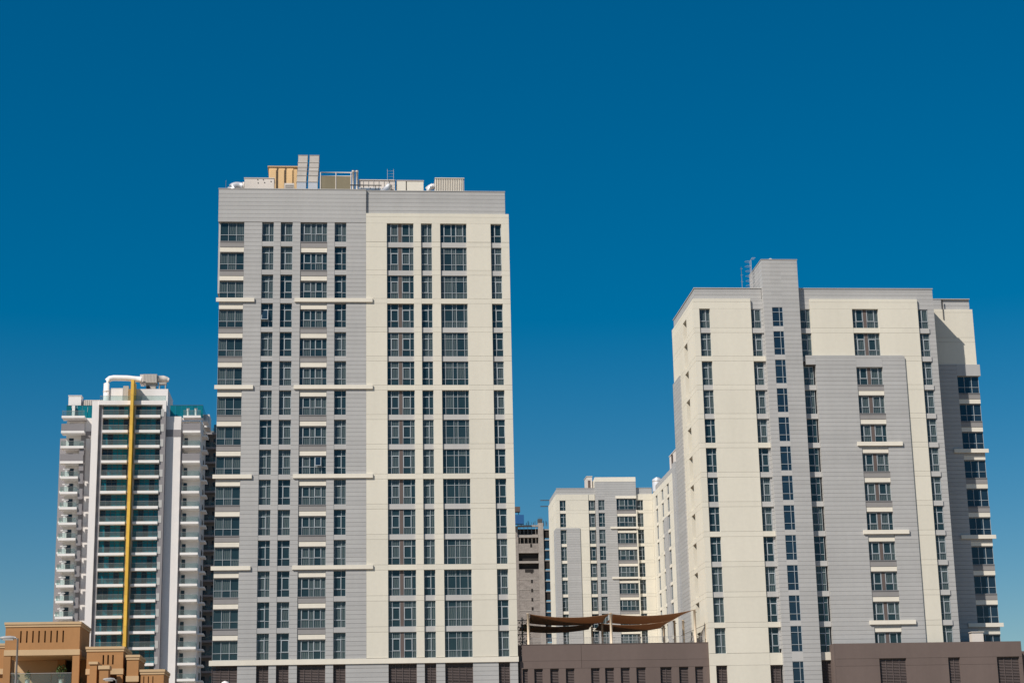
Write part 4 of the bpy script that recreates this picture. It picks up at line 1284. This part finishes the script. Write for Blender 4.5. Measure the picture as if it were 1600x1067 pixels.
# ================================================================== TOWER UNDER CONSTRUCTION
def construction_tower():
    Y0 = 400.
    T = thing('unfinished_tower', 'bare concrete tower under construction between the tallest tower and rear block', 'building', (60, 410, 0))
    F = Fac(T, 'F', Y0)
    box('wall', 44, 64.2, Y0 + 1.2, Y0 + 16, 0, 93.4, 'void', T)
    op = [(91.4, 94.0), (88.4, 90.4), (82.6, 85.3), (79.9, 81.9)]
    x0, x1 = 55.2, 61.9
    lv = [94.3] + [q for o_ in op for q in (o_[1], o_[0])] + [0]
    F.box('column', 45, x0, 0, 1.2, 0, 94.2, 'blockwork')
    F.box('column', x1, 63.6, 0, 1.2, 0, 95.2, 'concrete')
    for i in range(0, len(lv), 2):
        a, b = lv[i + 1], lv[i]
        if i == 0: a, b = 94.02, 94.5
        if b - a > 5:
            z = b
            while z > 0:
                lo = max(z - 3.4, 0)
                F.box('block_wall', x0, x1, .05, 1.2, lo + .35, z - .01, 'blockwork')
                F.box('slab_edge', x0, x1, -.02, 1.2, lo, lo + .34, 'concrete')
                z = lo - .01
        elif b - a > 2:
            F.box('block_wall', x0, x1, .05, 1.2, a + .3, b, 'blockwork')
            F.box('slab_edge', x0, x1, -.02, 1.2, a, a + .29, 'concrete')
        else:
            F.box('slab_edge', x0, x1, -.05, 1.2, a, b, 'concrete')
    for z in (87.2, 75.4, 72.4, 78.6, 69.4, 66.4, 63.4):
        F.box('opening', 59.1, 59.7, -.03, .1, z, z + 1.1, 'void')
    F.box('opening', 57.2, 60.0, -.04, .1, 78.9, 79.85, 'void')
    for o_ in op[:2]:
        for i in range(5):
            F.box('prop', x0 + .6 + i * 1.3, x0 + .72 + i * 1.3, .1, .25, o_[0], o_[1], 'concrete')
    # right bay with open slabs and blue glazing
    k = 0
    z = 93.2
    while z > 30:
        F.box('slab_edge', 63.62, 66.2, .4, 6, z - .35, z, 'concrete')
        F.box('bay_glass', 63.9, 66.0, .7, .75, z - 3.0, z - .4, 'glass_blue' if k % 3 else 'void')
        z -= 3.4; k += 1
    for i in range(26):
        x = random.uniform(55, 65)
        MB().tube([(x, Y0 + .6, 94.2), (x, Y0 + .6, 95.2 + random.random())], .05, 5).build('rebar', 'steel', T)
    t = thing('hoist_platform', 'blue netted hoist platform on the unfinished tower beside the tallest tower', 'hoist', (54.5, 399, 94))
    MB().box(52.5, 57.0, 397.5, 399.5, 94.6, 97.6).build('net', 'net', t)
    MB().box(52, 55.8, 397.4, 399.6, 98.6, 100.3).build('deck', 'brown_panel', t)
    MB().box(53, 53.3, 398, 398.3, 93, 104).box(55.2, 55.4, 398, 398.3, 97.6, 98.6).build('mast', 'steel', t)
    t = thing('roof_formwork', 'dark formwork box standing on the unfinished tower top', 'formwork', (62.5, 401, 94.5))
    MB().box(61.9, 63.4, 400.2, 402, 95.25, 96.6).build('casing', 'steel', t)
    for i in range(4):
        MB().box(62.0 + i * .4, 62.08 + i * .4, 400.3, 400.38, 96.6, 97.2).build('bar', 'steel', t)
construction_tower()
t = thing('jutting_scaffold', 'dark scaffold arm jutting left behind the rear block parapet', 'scaffold', (46, 190, 0))
MB().tube([(44.5, 186, 60), (44.5, 186, 66.9)], .1, 6).build('upright', 'steel', t)
for z in (66.9, 65.6):
    MB().box(40.6, 45.0, 185.9, 186.3, z, z + .12).build('arm', 'steel', t)

# ================================================================== SANDSTONE HOUSES
def leafy(t, x, y, z, r, n, h=1.3):
    m_ = MB()
    for i in range(n):
        d = Vector((random.gauss(0, 1), random.gauss(0, 1), random.gauss(0, 1))).normalized() * r * random.random() ** .4
        p = Vector((x, y, z)) + Vector((d.x, d.y, d.z * h))
        a = Vector((random.uniform(-1, 1), random.uniform(-1, 1), random.uniform(-1, 1))).normalized() * .11
        b = a.cross(Vector((random.uniform(-1, 1), random.uniform(-1, 1), 1))).normalized() * .05
        k = len(m_.v)
        m_.v += [tuple(p - a), tuple(p + b), tuple(p + a), tuple(p - b)]
        m_.f.append((k, k + 1, k + 2, k + 3)); m_.smooth.append(False)
    o = m_.build('leaves', 'leaf', t)
    o['kind'] = 'stuff'

def sand_house(label, x0, x1, y, ztop, depth, hbox, slits, sl_top, sl_h, open_below=True, slit_w=.13):
    T = thing('sandstone_house', label, 'house', ((x0 + x1) / 2, y + depth / 2, 0), 'sandstone houses')
    F = Fac(T, 'F', y)
    zb = ztop - hbox                       # bottom of the parapet box
    # cornice in two steps
    box('cornice', x0 - .12, x1 + .12, y - .12, y + depth + .12, ztop - .22, ztop, 'sand_trim', T)
    box('cornice', x0 - .06, x1 + .06, y - .06, y + depth + .06, ztop - .44, ztop - .225, 'sand_trim', T)
    # front wall of the box is split round the slits
    zs0, zs1 = sl_top - sl_h, sl_top
    top, bot = ztop - .442, zb + .5
    if slits:
        F.box('wall', x0, x1, 0, .3, zs1, top, 'sand')
        F.box('wall', x0, x1, 0, .3, bot, zs0, 'sand')
        xs = [x0] + [q for s in slits for q in (s - slit_w / 2, s + slit_w / 2)] + [x1]
        for i in range(0, len(xs), 2):
            F.box('wall', xs[i], xs[i + 1], 0, .3, zs0, zs1, 'sand')
    else:
        F.box('wall', x0, x1, 0, .3, bot, top, 'sand')
    box('end_wall', x1 - .3, x1, y + .301, y + depth, bot, top, 'sand', T)
    box('end_wall', x0, x0 + .3, y + .301, y + depth, bot, top, 'sand', T)
    box('wall', x0 + .31, x1 - .31, y + depth - .3, y + depth, bot, top, 'sand', T)
    box('roof', x0 + .02, x1 - .02, y + .02, y + depth - .02, zb + .2, zb + .49, 'sand_trim', T)
    box('string_course', x0 - .05, x1 + .05, y - .05, y + depth + .05, zb - .02, zb + .495, 'sand_trim', T)
    return T, F, zb

T, F, zb = sand_house('largest sandstone house with eight slits and a glazed loggia, bottom left', -31.65, -24.9, -30, 19.77, 6.5, 3.02,
                      [-30.25 + i * .547 for i in range(8)], 18.97, 1.08)
for a, b, yy in ((-31.72, -31.08, -30), (-25.5, -24.86, -30), (-25.5, -24.86, -24.4)):
    box('column', a, b, yy, yy + .65, 8, zb - .03, 'sand', T)
box('loggia_floor', -31.7, -24.9, -30, -23.5, 13.6, 13.95, 'sand_trim', T)
box('loggia_wall', -31.7, -27.1, -24.2, -23.9, 8, zb - .03, 'sand_trim', T)
box('loggia_pier', -27.6, -26.9, -25.0, -24.21, 8, zb - .03, 'sand', T)
box('loggia_opening', -27.08, -25.5, -23.95, -23.9, 13.95, zb - .03, 'void', T)
box('loggia_wall', -31.7, -31.4, -29.3, -24.22, 8, 15.2, 'sand', T)
box('base_wall', -31.6, -24.95, -29.9, -23.4, 0, 13.59, 'sand', T)
for i in range(3):
    x = -31.05 + i * 1.84
    box('railing', x + .02, x + 1.82, -29.9, -29.87, 13.97, 15.08, 'rail', T)
box('handrail', -31.06, -25.52, -29.93, -29.84, 15.085, 15.13, 'lamp_grey', T)
box('railing', -25.3, -25.27, -29.3, -24.5, 13.97, 15.05, 'rail', T)

T, F, zb = sand_house('second sandstone house with three slits, right of the loggia house', -24.14, -20.84, -30.5, 17.4, 6, 2.5,
                      [-22.63, -22.2, -21.76], 16.64, .87, slit_w=.14)
for a in (-24.04, -21.37):
    box('column', a, a + .53, -30.5, -29.95, 6, zb - .03, 'sand', T)
box('base_wall', -24.04, -20.94, -29, -25, 0, zb - .03, 'sand', T)
box('base_opening', -22.97, -21.42, -29.05, -29.01, 12, zb - .3, 'void', T)
box('wing_wall', -23.6, -22.97, -32.2, -30.6, 0, 15.66, 'sand', T)
box('cornice', -23.7, -22.88, -32.3, -30.58, 15.67, 15.9, 'sand_trim', T)
box('porch_wall', -22.68, -21.86, -32.6, -31.2, 0, 15.17, 'sand', T)
box('porch_cornice', -22.78, -21.76, -32.7, -31.1, 15.18, 15.51, 'sand_trim', T)

T, F, zb = sand_house('narrow plain sandstone house between the three-slit houses', -20.45, -19.39, -30.8, 16.59, 5, 2.4, [], 16, .5)
box('base_wall', -20.40, -19.44, -30.7, -26, 0, zb - .03, 'sand', T)
T, F, zb = sand_house('lowest sandstone house with slim slits, under the white tower wall', -19.14, -17.06, -31, 15.23, 5, 2.5,
                      [-18.85, -18.44, -18.03], 14.61, .92, slit_w=.09)
box('base_wall', -19.09, -17.11, -30.9, -26.1, 0, zb - .03, 'sand', T)
T, F, zb = sand_house('sandstone house cut off by the left edge of the picture', -39, -33.0, -22, 18.6, 6, 2.9, [], 17, .5)
box('base_wall', -38.8, -33.1, -21.8, -16.2, 0, zb - .03, 'sand', T)

for x, lab, n in ((-30.6, 'pale planter with low shrub at the left of the loggia', 60), (-29.6, 'pale planter with sparse shrub near the middle of the loggia', 70), (-26.55, 'white pot with a leafy plant at the right of the loggia', 260)):
    t = thing('potted_plant', lab, 'plant', (x, -29.3, 13.95), 'plants on the loggia')
    MB().tube([(x, -29.3, 13.95), (x, -29.3, 14.55), (x, -29.3, 14.6)], [.16, .24, .26], 12).build('pot', 'white', t)
    leafy(t, x, -29.2, 15.0 if n < 200 else 15.35, .32 if n < 200 else .5, n)

# ------------------------------------------------------------------ street lamps
def lamp(label, x, y, z, arm):
    t = thing('street_lamp', label, 'street lamp', (x, y, 0), 'street lamps')
    MB().tube([(x, y, 0), (x, y, z * .5), (x, y, z)], [.10, .075, .05], 10).build('pole', 'lamp_grey', t)
    MB().tube([(x, y, 0), (x, y, .5)], [.16, .15], 10).build('base', 'lamp_grey', t)
    MB().tube([(x, y, z - .05), (x + arm * .12, y, z)], .04, 8).build('bracket', 'lamp_grey', t)
    # lozenge head
    hd = MB()
    c = x + arm * .52
    prof = [(-.46, .02), (-.4, .07), (-.2, .11), (.1, .12), (.3, .09), (.42, .04)]
    hd.tube([(c - arm * p, y, z + .03) for p, r in prof], [r for p, r in prof], 12)
    o = hd.build('lamp_head', 'lamp_grey', t)
    MB().box(c - .28, c + .28, y - .1, y + .1, z - .1, z - .05).build('lens', 'lamp_lens', t)
lamp('street lamp with its head pointing left, before the loggia house', -18.27, -100, 11.6, -1)
lamp('street lamp head just above the bottom edge, before the second sandstone house', -17.15, -65, 11.85, -1)
t = thing('street_lamp', 'pale rounded lamp top at the bottom edge, before the tallest tower', 'street lamp', (-10.2, -50, 0), 'street lamps')
MB().tube([(-10.2, -50, 0), (-10.2, -50, 12.2)], [.10, .06], 10).build('pole', 'lamp_grey', t)
MB().tube([(-10.2, -50, 12.2), (-10.2, -50, 12.45), (-10.2, -50, 12.62), (-10.2, -50, 12.72)], [.36, .36, .28, .08], 16).build('lamp_head', 'white', t)
MB().tube([(-10.2, -50, 0), (-10.2, -50, .5)], [.16, .15], 10).build('base', 'lamp_grey', t)
